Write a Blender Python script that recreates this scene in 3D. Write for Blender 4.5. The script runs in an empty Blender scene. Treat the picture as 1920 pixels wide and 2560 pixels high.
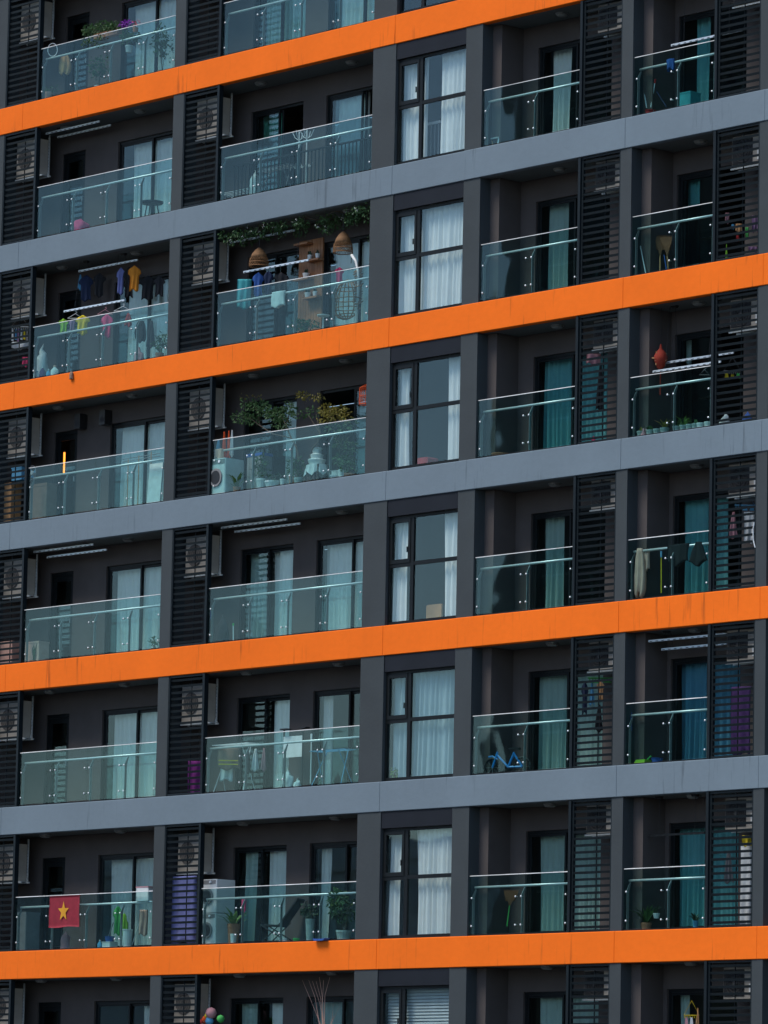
import bpy, math, random
from mathutils import Matrix, Vector
random.seed(7)
SC = bpy.context.scene
COL = SC.collection

# ------------------------------------------------------------------ camera
H = 3.3                       # storey height
F_PX, YAW, PITCH, ROLL = 12191.8, 0.831880, 0.136273, -0.0201936
CAM = Vector((75.5828, -68.9244, -24.8080))
M3 = (Matrix.Rotation(YAW, 3, 'Z') @ Matrix.Rotation(PITCH, 3, 'X') @ Matrix.Rotation(ROLL, 3, 'Y'))
cam = bpy.data.cameras.new('camera'); camo = bpy.data.objects.new('camera', cam); COL.objects.link(camo)
cam.sensor_fit = 'HORIZONTAL'; cam.sensor_width = 36.0; cam.lens = 36.0 * F_PX / 1920.0
cam.clip_start = 1.0; cam.clip_end = 4000.0
right, fwd, up = M3.col[0], M3.col[1], M3.col[2]
mw = Matrix.Identity(4)
for i in range(3):
    mw[i][0] = right[i]; mw[i][1] = up[i]; mw[i][2] = -fwd[i]; mw[i][3] = CAM[i]
camo.matrix_world = mw
SC.camera = camo

# ------------------------------------------------------------------ world, sun, exposure
SUN_EL, SUN_AZ = math.radians(58), math.radians(205)     # azimuth clockwise from +Y
W = bpy.data.worlds.new('World'); SC.world = W; W.use_nodes = True
nt = W.node_tree; nt.nodes.clear()
wo = nt.nodes.new('ShaderNodeOutputWorld'); wb = nt.nodes.new('ShaderNodeBackground'); ws = nt.nodes.new('ShaderNodeTexSky')
ws.sky_type = 'NISHITA'; ws.sun_disc = False; ws.sun_elevation = SUN_EL; ws.sun_rotation = SUN_AZ
ws.air_density = 1.0; ws.dust_density = 0.6; ws.ozone_density = 3.0; ws.altitude = 0
wb.inputs[1].default_value = 0.10
nt.links.new(ws.outputs[0], wb.inputs[0]); nt.links.new(wb.outputs[0], wo.inputs[0])
sun = bpy.data.lights.new('sun', 'SUN'); sun.energy = 1.5; sun.angle = math.radians(25); sun.color = (1.0, 0.95, 0.88)
suno = bpy.data.objects.new('sun', sun); COL.objects.link(suno)
sd = Vector((math.sin(SUN_AZ) * math.cos(SUN_EL), math.cos(SUN_AZ) * math.cos(SUN_EL), math.sin(SUN_EL)))
suno.rotation_euler = sd.to_track_quat('Z', 'Y').to_euler(); suno.location = (0, -40, 40)
SC.view_settings.view_transform = 'Standard'; SC.view_settings.look = 'None'
SC.view_settings.gamma = 1.0; SC.view_settings.exposure = 1.2; SC.view_settings.use_curve_mapping = False

# ------------------------------------------------------------------ pixel helpers (photo is 1920 x 2560)
def ray(u, v):
    return (M3 @ Vector(((u - 960) / F_PX, 1.0, -(v - 1280) / F_PX)))
def at(u, v, Y):
    d = ray(u, v); t = (Y - CAM.y) / d.y
    return CAM + d * t
def grid(x0, y0, w):
    s = w / 1659.0
    return lambda x, y, Y: at(x0 + x * s, y0 + y * s, Y)

# ------------------------------------------------------------------ materials
MATS = {}
def newmat(name):
    m = bpy.data.materials.new(name); m.use_nodes = True
    n = m.node_tree; n.nodes.clear()
    return m, n, n.nodes.new('ShaderNodeOutputMaterial')
def link(n, a, b): n.links.new(a, b)
def mat(name, col, rough=0.7, metal=0.0, var=0.12, scale=3.0, bump=0.0, spec=0.4, trans=0.0):
    if name in MATS: return MATS[name]
    m, n, out = newmat(name)
    p = n.nodes.new('ShaderNodeBsdfPrincipled')
    p.inputs['Roughness'].default_value = rough; p.inputs['Metallic'].default_value = metal
    p.inputs['Specular IOR Level'].default_value = spec
    tc = n.nodes.new('ShaderNodeTexCoord'); nz = n.nodes.new('ShaderNodeTexNoise')
    nz.inputs['Scale'].default_value = scale; nz.inputs['Detail'].default_value = 5
    link(n, tc.outputs['Object'], nz.inputs['Vector'])
    cr = n.nodes.new('ShaderNodeValToRGB')
    cr.color_ramp.elements[0].position = 0.3; cr.color_ramp.elements[1].position = 0.7
    cr.color_ramp.elements[0].color = tuple(c * (1 - var) for c in col) + (1,)
    cr.color_ramp.elements[1].color = tuple(min(1, c * (1 + var)) for c in col) + (1,)
    link(n, nz.outputs['Fac'], cr.inputs['Fac']); link(n, cr.outputs['Color'], p.inputs['Base Color'])
    if bump:
        nb = n.nodes.new('ShaderNodeTexNoise'); nb.inputs['Scale'].default_value = scale * 12; nb.inputs['Detail'].default_value = 4
        link(n, tc.outputs['Object'], nb.inputs['Vector'])
        b = n.nodes.new('ShaderNodeBump'); b.inputs['Strength'].default_value = bump; b.inputs['Distance'].default_value = 0.02
        link(n, nb.outputs['Fac'], b.inputs['Height']); link(n, b.outputs['Normal'], p.inputs['Normal'])
    if trans:
        t = n.nodes.new('ShaderNodeBsdfTranslucent'); mx = n.nodes.new('ShaderNodeMixShader'); mx.inputs[0].default_value = trans
        link(n, cr.outputs['Color'], t.inputs['Color']); link(n, p.outputs[0], mx.inputs[1]); link(n, t.outputs[0], mx.inputs[2])
        link(n, mx.outputs[0], out.inputs[0])
    else:
        link(n, p.outputs[0], out.inputs[0])
    MATS[name] = m
    return m

def band_mat(name, col, streak):
    """painted render on the slab edges: mottled paint, roller marks, dirty run-off streaks below the top edge"""
    m, n, out = newmat(name)
    p = n.nodes.new('ShaderNodeBsdfPrincipled'); p.inputs['Roughness'].default_value = 0.72
    p.inputs['Specular IOR Level'].default_value = 0.1
    geo = n.nodes.new('ShaderNodeNewGeometry')
    def noise(scale, sx, sy, sz, det=5, rough=0.55):
        mp = n.nodes.new('ShaderNodeMapping'); mp.inputs['Scale'].default_value = (sx, sy, sz)
        link(n, geo.outputs['Position'], mp.inputs['Vector'])
        t = n.nodes.new('ShaderNodeTexNoise'); t.inputs['Scale'].default_value = scale; t.inputs['Detail'].default_value = det
        t.inputs['Roughness'].default_value = rough
        link(n, mp.outputs[0], t.inputs['Vector']); return t.outputs['Fac']
    def ramp(f, a, b, ca, cb):
        r = n.nodes.new('ShaderNodeValToRGB'); r.color_ramp.elements[0].position = a; r.color_ramp.elements[1].position = b
        r.color_ramp.elements[0].color = (*ca, 1); r.color_ramp.elements[1].color = (*cb, 1)
        link(n, f, r.inputs['Fac']); return r.outputs['Color']
    def mix(mode, f, a, b):
        x = n.nodes.new('ShaderNodeMix'); x.data_type = 'RGBA'; x.blend_type = mode
        if isinstance(f, float): x.inputs['Factor'].default_value = f
        else: link(n, f, x.inputs['Factor'])
        link(n, a, x.inputs[6])
        if isinstance(b, tuple): x.inputs[7].default_value = (*b, 1)
        else: link(n, b, x.inputs[7])
        return x.outputs[2]
    big = ramp(noise(0.55, 1, 1, 1), 0.3, 0.7, tuple(c * 0.93 for c in col), tuple(min(1, c * 1.05) for c in col))
    c1 = mix('MULTIPLY', 0.18, big, ramp(noise(6, 1, 1, 1.6), 0.35, 0.65, (0.78, 0.78, 0.78), (1, 1, 1)))
    st = ramp(noise(3.2, 3.0, 1, 0.22, 3), 0.58, 0.74, (0, 0, 0), (1, 1, 1))        # thin vertical run-off marks
    patch = ramp(noise(0.35, 1, 1, 0.8, 2), 0.50, 0.60, (0, 0, 0), (1, 1, 1))
    sm = n.nodes.new('ShaderNodeMath'); sm.operation = 'MULTIPLY'
    link(n, st, sm.inputs[0]); link(n, patch, sm.inputs[1])
    s2 = n.nodes.new('ShaderNodeMath'); s2.operation = 'MULTIPLY'; link(n, sm.outputs[0], s2.inputs[0]); s2.inputs[1].default_value = streak
    c2 = mix('MIX', s2.outputs[0], c1, tuple(c * 0.30 + 0.008 for c in col))
    link(n, c2, p.inputs['Base Color'])
    b = n.nodes.new('ShaderNodeBump'); b.inputs['Strength'].default_value = 0.25; b.inputs['Distance'].default_value = 0.01
    link(n, noise(22, 1, 1, 1), b.inputs['Height']); link(n, b.outputs['Normal'], p.inputs['Normal'])
    link(n, p.outputs[0], out.inputs[0]); MATS[name] = m
    return m

def glass_mat(name, tint, refl, wave=0.0, wscale=0.8, body=(0.2, 0.3, 0.3), bodyfac=0.0):
    m, n, out = newmat(name)
    tr = n.nodes.new('ShaderNodeBsdfTransparent'); tr.inputs[0].default_value = (*tint, 1)
    gl = n.nodes.new('ShaderNodeBsdfGlossy'); gl.inputs['Roughness'].default_value = 0.015; gl.inputs['Color'].default_value = (0.84, 1.0, 0.98, 1)
    lw = n.nodes.new('ShaderNodeLayerWeight'); lw.inputs[0].default_value = 0.5       # facing = 1 - cos, same from both sides
    pw = n.nodes.new('ShaderNodeMath'); pw.operation = 'POWER'; pw.inputs[1].default_value = 5.0; link(n, lw.outputs['Facing'], pw.inputs[0])
    ma = n.nodes.new('ShaderNodeMath'); ma.operation = 'MULTIPLY_ADD'; ma.inputs[1].default_value = 0.96; ma.inputs[2].default_value = 0.04
    link(n, pw.outputs[0], ma.inputs[0])
    mu = n.nodes.new('ShaderNodeMath'); mu.operation = 'MULTIPLY'; mu.inputs[1].default_value = refl; mu.use_clamp = True
    link(n, ma.outputs[0], mu.inputs[0])
    mx = n.nodes.new('ShaderNodeMixShader'); link(n, mu.outputs[0], mx.inputs[0])
    link(n, tr.outputs[0], mx.inputs[1]); link(n, gl.outputs[0], mx.inputs[2])
    if wave:
        geo = n.nodes.new('ShaderNodeNewGeometry'); nz = n.nodes.new('ShaderNodeTexNoise'); nz.inputs['Scale'].default_value = wscale
        nz.inputs['Detail'].default_value = 1.0
        link(n, geo.outputs['Position'], nz.inputs['Vector'])
        b = n.nodes.new('ShaderNodeBump'); b.inputs['Strength'].default_value = 1.0; b.inputs['Distance'].default_value = wave
        link(n, nz.outputs['Fac'], b.inputs['Height']); link(n, b.outputs['Normal'], gl.inputs['Normal'])
    link(n, mx.outputs[0], out.inputs[0]); MATS[name] = m
    return m

ORANGE = band_mat('orange_paint', (0.92, 0.165, 0.012), 0.75)
GREYB = band_mat('blue_grey_paint', (0.163, 0.206, 0.236), 0.7)
PILLAR = mat('charcoal_render', (0.036, 0.044, 0.047), 0.8, var=0.1, scale=1.2, bump=0.15)
INWALL = mat('dark_warm_render', (0.072, 0.060, 0.056), 0.85, var=0.12, scale=1.5, bump=0.1)
SOFFIT = mat('grey_soffit_paint', (0.10, 0.112, 0.112), 0.8, var=0.1, scale=1.0)
FLOORM = mat('balcony_tile', (0.10, 0.095, 0.09), 0.6)
PANELM = mat('dark_blue_panel', (0.013, 0.015, 0.020), 0.6, spec=0.15, var=0.12, scale=1.5)
DARKM = mat('black_aluminium', (0.006, 0.008, 0.009), 0.5, spec=0.2)
SLATM = mat('dark_teal_louver_paint', (0.0075, 0.012, 0.0145), 0.5, spec=0.2)
STEEL = mat('brushed_steel', (0.74, 0.76, 0.75), 0.35, 0.35, var=0.05, scale=20)
STEELD = mat('satin_steel_plate', (0.32, 0.34, 0.34), 0.45, 0.6, var=0.08, scale=12)
TRIM = mat('glass_edge_glint', (0.60, 0.60, 0.58), 0.35, 0.0, var=0.3, scale=1.3)  # pale colour stands in for light caught along the glass edge
ROOM = mat('room_wall_paint', (0.42, 0.41, 0.39), 0.9, var=0.05)
ROOMF = mat('room_floor_wood', (0.20, 0.15, 0.11), 0.5)
BALGLASS = glass_mat('balustrade_glass', (0.76, 0.89, 0.88), 0.58, 0.005, 0.8)
DOORGLASS = glass_mat('door_glass', (0.89, 0.945, 0.94), 0.70, 0.004, 0.7)
WINGLASS = glass_mat('window_glass', (0.89, 0.94, 0.945), 0.80, 0.003, 0.6)

# ------------------------------------------------------------------ mesh builder
class MB:
    def __init__(s): s.v = []; s.f = []; s.mi = []
    def add(s, vs, fs, mi=0):
        o = len(s.v); s.v += [tuple(p) for p in vs]; s.f += [tuple(o + i for i in f) for f in fs]; s.mi += [mi] * len(fs); return s
    def box(s, x0, x1, y0, y1, z0, z1, mi=0):
        vs = [(x0, y0, z0), (x1, y0, z0), (x1, y1, z0), (x0, y1, z0), (x0, y0, z1), (x1, y0, z1), (x1, y1, z1), (x0, y1, z1)]
        return s.add(vs, [(0, 3, 2, 1), (4, 5, 6, 7), (0, 1, 5, 4), (1, 2, 6, 5), (2, 3, 7, 6), (3, 0, 4, 7)], mi)
    def prism(s, prof, axis, a, b, mi=0):
        """extrude a closed 2D outline; axis x: prof=(y,z); y: (x,z); z: (x,y)"""
        n = len(prof)
        def P(p, t): return {'x': (t, p[0], p[1]), 'y': (p[0], t, p[1]), 'z': (p[0], p[1], t)}[axis]
        vs = [P(p, a) for p in prof] + [P(p, b) for p in prof]
        fs = [(i, (i + 1) % n, n + (i + 1) % n, n + i) for i in range(n)] + [tuple(range(n - 1, -1, -1)), tuple(range(n, 2 * n))]
        return s.add(vs, fs, mi)
    def tube(s, pts, r, n=8, mi=0, cap=True, r1=None):
        pts = [Vector(p) for p in pts]; k = len(pts); rings = []
        for i, p in enumerate(pts):
            d = (pts[min(i + 1, k - 1)] - pts[max(i - 1, 0)]).normalized()
            a = d.orthogonal().normalized() if abs(d.z) > 0.9 else d.cross(Vector((0, 0, 1))).normalized()
            b = d.cross(a); rr = r if r1 is None else r + (r1 - r) * i / max(1, k - 1)
            rings.append([p + (a * math.cos(t * 2 * math.pi / n) + b * math.sin(t * 2 * math.pi / n)) * rr for t in range(n)])
        vs = [q for R in rings for q in R]; fs = []
        for i in range(k - 1):
            for j in range(n): fs.append((i * n + j, i * n + (j + 1) % n, (i + 1) * n + (j + 1) % n, (i + 1) * n + j))
        if cap: fs += [tuple(range(n - 1, -1, -1)), tuple((k - 1) * n + j for j in range(n))]
        return s.add(vs, fs, mi)
    def lathe(s, prof, c=(0, 0, 0), n=14, mi=0, axis='z'):
        """revolve (r, h) outline about a vertical (or y) axis at c"""
        vs = []; k = len(prof)
        for r, h in prof:
            for j in range(n):
                t = 2 * math.pi * j / n
                a, b = r * math.cos(t), r * math.sin(t)
                vs.append((c[0] + a, c[1] + b, c[2] + h) if axis == 'z' else ((c[0] + a, c[1] + h, c[2] + b) if axis == 'y' else (c[0] + h, c[1] + a, c[2] + b)))
        fs = []
        for i in range(k - 1):
            for j in range(n): fs.append((i * n + j, i * n + (j + 1) % n, (i + 1) * n + (j + 1) % n, (i + 1) * n + j))
        if prof[0][0] > 1e-6: fs.append(tuple(range(n - 1, -1, -1)))
        if prof[-1][0] > 1e-6: fs.append(tuple((k - 1) * n + j for j in range(n)))
        return s.add(vs, fs, mi)
    def build(s, name, mats, parent=None, loc=None, smooth=False):
        me = bpy.data.meshes.new(name); me.from_pydata(s.v, [], s.f)
        if not isinstance(mats, (list, tuple)): mats = [mats]
        for m in mats: me.materials.append(m)
        if len(mats) > 1: me.polygons.foreach_set('material_index', s.mi)
        if smooth: me.polygons.foreach_set('use_smooth', [True] * len(me.polygons))
        me.update()
        return objmesh(name, me, parent, loc)
def objmesh(name, me, parent=None, loc=None):
    o = bpy.data.objects.new(name, me); COL.objects.link(o)
    if parent is not None: o.parent = parent
    if loc is not None: o.location = loc
    return o
def tag(o, label=None, cat=None, group=None, kind=None):
    if label: o['label'] = label
    if cat: o['category'] = cat
    if group: o['group'] = group
    if kind: o['kind'] = kind
    return o
def thing(name, label, cat, loc=(0, 0, 0), group=None):
    o = bpy.data.objects.new(name, None); COL.objects.link(o); o.location = loc; o.empty_display_size = 0.1
    return tag(o, label, cat, group)

# ------------------------------------------------------------------ the place
FLN = ['purple flower floor', 'coat stand floor', 'rattan lamp floor', 'potted shrub floor', 'draped cloth floor',
       'blue bicycle floor', 'star flag floor', 'floor below the star flag']
BAY = {'c1': 'star flag bay', 'c2': 'rattan lamp bay', 'w': 'tall window bay', 'c3': 'blue bicycle bay', 'c4': 'row of pots bay'}
def FZ(k): return -H * k              # floor level of storey k (bottom of it)
# a storey k lies between band k (its floor) and band k-1 (above it)
BT = 0.634
CEIL = H - BT
GROUND_Z = -26.4

MB().box(-3000, 3000, -3000, 3000, GROUND_Z - 1, GROUND_Z).build('ground', mat('street_asphalt', (0.055, 0.055, 0.055), 0.9, var=0.2, scale=0.2))
tag(bpy.data.objects['ground'], kind='structure')

BLD = thing('apartment_building', 'dark grey apartment block with orange and blue grey floor bands', 'building', (0, 0, GROUND_Z))
class PB(MB):
    """mesh in world coordinates, linked as a part of the building"""
    def part(s, name, mats, parent=None, smooth=False):
        o = s.build(name, mats, parent or BLD, smooth=smooth)
        o.matrix_parent_inverse = Matrix.Identity(4)
        root = BLD
        # building empty stands at the ground, children keep world coordinates
        if parent is None: o.location = (0, 0, -GROUND_Z)
        return o
XS = dict(P0l=-13.96, P0r=-13.60, post0=-12.357, P1l=-7.418, P1r=-7.055, post1=-5.815, P2l=-0.726, P2r=0.0, P3l=2.191, P3r=2.697,
          post3=5.619, P4l=6.838, P4r=7.151, post4=9.445, P5l=10.706, P5r=10.99)
XL, XR = -19.0, 16.0
YB = 0.95        # balcony back wall
YR = 4.6         # rear of the rooms

SEG = [XL, -12.9, -7.2, -0.03, 2.21, 6.98, 10.85, XR]
for k in range(-1, 9):
    z1 = FZ(k); z0 = z1 - BT
    for i in range(len(SEG) - 1):
        off = [0.0, 0.004, 0.0, 0.006, -0.006, 0.0, 0.004][i]
        b = 0.012
        y0 = off
        PB().prism([(y0 + b, z0), (0.16, z0), (0.16, z1), (y0 + b, z1), (y0, z1 - b), (y0, z0 + b)], 'x', SEG[i] + 0.002, SEG[i + 1] - 0.002) \
            .part('facade_band', ORANGE if k % 2 == 0 else GREYB)
    PB().box(XL, XR, 0.162, YR, z0 + 0.003, z1 - 0.03, 0).part('floor_slab', SOFFIT)
# pillars
for k in range(0, 9):
    z0, z1 = FZ(k) + 0.004, FZ(k - 1) - BT - 0.004
    for a, b in (('P0l', 'P0r'), ('P1l', 'P1r'), ('P2l', 'P2r'), ('P3l', 'P3r'), ('P4l', 'P4r'), ('P5l', 'P5r')):
        PB().box(XS[a], XS[b], 0.022, 0.42, z0, z1).part('pillar', PILLAR)
    for xa in (XS['P3r'] - 0.05, XS['P4r'] - 0.05):
        PB().box(xa, xa + 0.325, 0.424, YB - 0.003, z0, z1).part('column', INWALL)
        PB().box(xa + 0.052, xa + 0.325, 0.32, 0.424, z0, z1).part('column', INWALL)
# party walls between the flats
    for x0, x1, ya in ((-13.9, -13.62, 0.424), (-7.40, -7.08, 0.424), (-0.71, -0.01, 0.424), (2.2, 2.64, 0.424), (6.85, 7.09, 0.424), (10.72, 10.97, 0.424)):
        PB().box(x0, x1, ya, YR, z0, z1).part('party_wall', INWALL)
    PB().box(XL, XR, YR + 0.002, YR + 0.2, z0, z1).part('rear_wall', ROOM)
    # blank flank beyond the frame
    PB().box(XL, XS['P0l'] - 0.004, 0.30, 0.5, z0, z1).part('side_wall', INWALL)
    PB().box(XS['P5r'] + 0.004, XR, YB, YB + 0.2, z0, z1).part('back_wall', INWALL)

def back_wall(k, x0, x1, ops):
    z0, z1 = FZ(k) + 0.004, FZ(k - 1) - BT - 0.002
    m = PB(); x = x0
    for a, b, h0, h1 in ops:
        m.box(x, a, YB, YB + 0.18, z0, z1)
        m.box(a, b, YB, YB + 0.18, FZ(k) + h1, z1)
        if h0 > 0.02: m.box(a, b, YB, YB + 0.18, z0, FZ(k) + h0)
        x = b
    m.box(x, x1, YB, YB + 0.18, z0, z1)
    m.part('back_wall', INWALL)

def frame_box(m, x0, x1, z0, z1, y0, y1, w, wt=None, wb=None):
    wt = wt or w; wb = wb or w
    m.box(x0, x0 + w, y0, y1, z0, z1); m.box(x1 - w, x1, y0, y1, z0, z1)
    m.box(x0 + w, x1 - w, y0, y1, z1 - wt, z1); m.box(x0 + w, x1 - w, y0, y1, z0, z0 + wb)

def sliding_door(k, x0, x1, h1=2.18, opened=None, split=0.5):
    zb = FZ(k)
    m = PB(); frame_box(m, x0 + 0.002, x1 - 0.002, zb + 0.006, zb + h1 - 0.002, YB + 0.05, YB + 0.16, 0.055, 0.06, 0.03)
    d = m.part('sliding_door', DARKM)
    xi0, xi1 = x0 + 0.06, x1 - 0.06; xm = xi0 + (xi1 - xi0) * split
    spans = [(xi0, xm + 0.03, YB + 0.062, YB + 0.10), (xm - 0.03, xi1, YB + 0.104, YB + 0.142)]
    if opened == 'right': spans[1] = (xi0 + 0.05, xm + 0.11, YB + 0.104, YB + 0.142)
    if opened == 'left': spans[0] = (xm - 0.05, xi1 - 0.03, YB + 0.062, YB + 0.10)
    for a, b, ya, yb in spans:
        s = PB(); frame_box(s, a, b, zb + 0.04, zb + h1 - 0.065, ya, yb, 0.05, 0.055, 0.08)
        s.part('sash', DARKM, d)
        PB().box(a + 0.048, b - 0.048, (ya + yb) / 2 - 0.004, (ya + yb) / 2 + 0.004, zb + 0.118, zb + h1 - 0.118).part('pane', DOORGLASS, d)
    return d
def single_door(k, x0, x1, h1=2.18):
    zb = FZ(k)
    m = PB(); frame_box(m, x0 + 0.002, x1 - 0.002, zb + 0.006, zb + h1 - 0.002, YB + 0.05, YB + 0.15, 0.07, 0.08, 0.03)
    d = m.part('balcony_door', DARKM)
    s = PB(); frame_box(s, x0 + 0.075, x1 - 0.075, zb + 0.04, zb + h1 - 0.085, YB + 0.07, YB + 0.11, 0.09, 0.12, 0.12)
    s.part('door_leaf', DARKM, d)
    PB().box(x0 + 0.163, x1 - 0.163, YB + 0.085, YB + 0.093, zb + 0.158, zb + h1 - 0.203).part('pane', DOORGLASS, d)
    PB().box(x1 - 0.15, x1 - 0.12, YB + 0.03, YB + 0.07, zb + 0.98, zb + 1.10).part('handle', STEELD, d)
    return d

def tall_window(k):
    zb = FZ(k); x0, x1 = XS['P2r'] + 0.003, XS['P3l'] - 0.003
    PB().box(x0 + 0.014, x1 - 0.014, 0.035, 0.10, zb + 2.315, FZ(k - 1) - BT - 0.008).part('spandrel_panel', PANELM)
    ya, yb = 0.10, 0.16
    m = PB(); frame_box(m, x0, x1, zb + 0.006, zb + 2.312, ya, yb, 0.045, 0.06, 0.07)
    m.box(0.675, 0.775, ya, yb, zb + 0.076, zb + 2.252)
    m.box(0.775, x1 - 0.045, ya + 0.002, yb - 0.002, zb + 1.238, zb + 1.318)
    m.box(x0 + 0.045, 0.675, ya + 0.002, yb - 0.002, zb + 1.225, zb + 1.30)
    d = m.part('window', DARKM)
    s = PB(); frame_box(s, x0 + 0.048, 0.672, zb + 1.303, zb + 2.249, ya - 0.012, yb - 0.01, 0.062, 0.075, 0.085)
    s.part('casement', DARKM, d)
    for a, b, h0, h1 in ((x0 + 0.108, 0.612, 1.386, 2.176), (x0 + 0.043, 0.677, 0.074, 1.227), (0.773, x1 - 0.043, 0.074, 1.24), (0.773, x1 - 0.043, 1.316, 2.254)):
        PB().box(a, b, 0.124, 0.132, zb + h0, zb + h1).part('pane', WINGLASS, d)
    PB().box(0.58, 0.604, 0.07, 0.09, zb + 1.52, zb + 1.64).part('handle', DARKM, d)

# louvre slats, mesh data shared between alike slats
SLAT_ME = {}
def slat_mesh(w):
    key = round(w, 3)
    if key not in SLAT_ME:
        a = math.radians(12); hw, t = 0.025, 0.008
        c, s_ = math.cos(a), math.sin(a)
        prof = [(-p * s_ + q * c, p * c + q * s_) for p, q in ((-hw, -t), (-hw, t), (hw, t), (hw, -t))]
        mb = MB(); mb.prism([(y, z) for y, z in prof], 'x', 0, w)
        me = bpy.data.meshes.new('slat'); me.from_pydata(mb.v, [], mb.f); me.materials.append(SLATM); SLAT_ME[key] = me
    return SLAT_ME[key]
REST = PB()
NSL = [0]
def louver_screen(k, xa, xb, side, single):
    """xa..xb clear width, post on one side"""
    z0, z1 = FZ(k) + 0.012, FZ(k - 1) - BT - 0.008
    m = PB(); pw = 0.07
    if side == 'r': m.box(xb - pw, xb, 0.012, 0.13, z0, z1); m.box(xa + 0.003, xa + 0.038, 0.03, 0.10, z0, z1); ia, ib = xa + 0.038, xb - pw
    else: m.box(xa, xa + pw, 0.012, 0.13, z0, z1); m.box(xb - 0.038, xb - 0.003, 0.03, 0.10, z0, z1); ia, ib = xa + pw, xb - 0.038
    if side == 'l': m.box(xa + pw + 0.004, xa + pw + 0.05, 0.05, 0.11, z0, z1)
    m.box(ia, ib, 0.035, 0.095, z0, z0 + 0.04); m.box(ia, ib, 0.035, 0.095, z1 - 0.04, z1)
    for t in (0.58,):
        x = ia + (ib - ia) * t; m.box(x - 0.006, x + 0.006, 0.102, 0.125, z0 + 0.04, z1 - 0.04)
    s = m.part('louver_screen', SLATM)
    n = 19; pit = (z1 - z0 - 0.05) / n
    me = slat_mesh(ib - ia - 0.004)
    for i in range(n):
        z = z0 + 0.055 + pit * (i + 0.4) - 0.02
        if single and NSL[0] < 304:
            o = objmesh('slat', me, s, (ia + 0.002, 0.066, z)); NSL[0] += 1
        else:
            vs = [(v.co.x + ia + 0.002, v.co.y + 0.066, v.co.z + z) for v in me.vertices]
            REST.add(vs, [tuple(p.vertices) for p in me.polygons])
    return s

def balustrade(k, xa, xb, n, post_side):
    """n glass panels between xa and xb with a steel rail and posts behind"""
    zb = FZ(k); h0, h1 = 0.045, 1.235
    m = PB(); m.box(xa + 0.01, xb - 0.01, 0.055, 0.105, zb - 0.004, zb + 0.03)
    base = m.part('glass_balustrade', DARKM)
    w = (xb - xa - 0.02) / n
    for i in range(n):
        a, b = xa + 0.01 + i * w + 0.004, xa + 0.01 + (i + 1) * w - 0.004
        PB().box(a, b, 0.060, 0.072, zb + h0, zb + h1 - 0.013).part('glass_panel', BALGLASS, base)
        PB().prism([(0.059, zb + h1 - 0.0125), (0.073, zb + h1 - 0.0125), (0.073, zb + h1), (0.068, zb + h1 + 0.004), (0.059, zb + h1 - 0.004)], 'x', a, b).part('glass_edge', TRIM, base)
    xs = [xa + 0.05] + [xa + 0.01 + i * w + 0.035 for i in range(1, n)] + [xb - 0.10]
    yr = 0.215
    for x in xs:
        PB().prism([(0.115, zb - 0.02), (0.175, zb - 0.02), (0.175, zb + 0.80), (0.225, zb + 0.96), (0.205, zb + 0.985), (0.115, zb + 0.82)], 'x', x - 0.006, x + 0.006).part('post', STEELD, base)
    PB().tube([(xa + 0.02, yr, zb + 1.005), (xb - 0.02, yr, zb + 1.005)], 0.025, 10).part('handrail', STEEL, base, True)
    c = PB()
    for i in range(n):
        a, b = xa + 0.01 + i * w, xa + 0.01 + (i + 1) * w
        for x in (a + 0.075, b - 0.085):
            for h in (0.20, 0.775):
                c.lathe([(0.0, -0.014), (0.016, -0.012), (0.021, -0.004), (0.021, 0.0), (0.008, 0.001), (0.008, 0.06)], (x, 0.058, zb + h), 10, axis='y')
    tag(c.part('glass_clamps', STEEL, base, True), kind='stuff')
    return base
DOORS = {}
for k in range(0, 8):
    back_wall(k, XS['P0r'] - 0.02, XS['P1l'] + 0.02, [(-12.56, -11.69, 0, 2.18), (-10.495, -8.15, 0, 2.18)])
    single_door(k, -12.56, -11.69); sliding_door(k, -10.495, -8.15)
    back_wall(k, XS['P1r'] - 0.02, XS['P2l'] + 0.014, [(-5.80, -4.03, 0, 2.18), (-3.27, -1.05, 0, 2.18)])
    sliding_door(k, -5.80, -4.03, opened='right' if k == 1 else None)
    sliding_door(k, -3.27, -1.05, opened={1: 'right', 3: 'left'}.get(k))
    back_wall(k, XS['P3r'] - 0.055, XS['P4l'] + 0.01, [(3.43, 5.62, 0, 2.18)])
    sliding_door(k, 3.43, 5.62)
    back_wall(k, XS['P4r'] - 0.06, XS['P5l'] + 0.014, [(7.53, 9.45, 0, 2.18)])
    sliding_door(k, 7.53, 9.45, opened={3: 'right', 2: 'right'}.get(k))
    tall_window(k)
    louver_screen(k, XS['P4l'] - 1.219, XS['P4l'], 'l', True)
    louver_screen(k, XS['post4'], XS['P5l'], 'l', True)
    louver_screen(k, XS['P0r'], XS['post0'], 'r', False)
    louver_screen(k, XS['P1r'], XS['post1'], 'r', False)
    balustrade(k, XS['post0'], XS['P1l'], 4, 'l'); balustrade(k, XS['post1'], XS['P2l'], 4, 'l')
    balustrade(k, XS['P3r'], XS['post3'], 2, 'r'); balustrade(k, XS['P4r'], XS['post4'], 2, 'r')
r = REST.part('louver_slats', SLATM); tag(r, kind='stuff')

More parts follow.
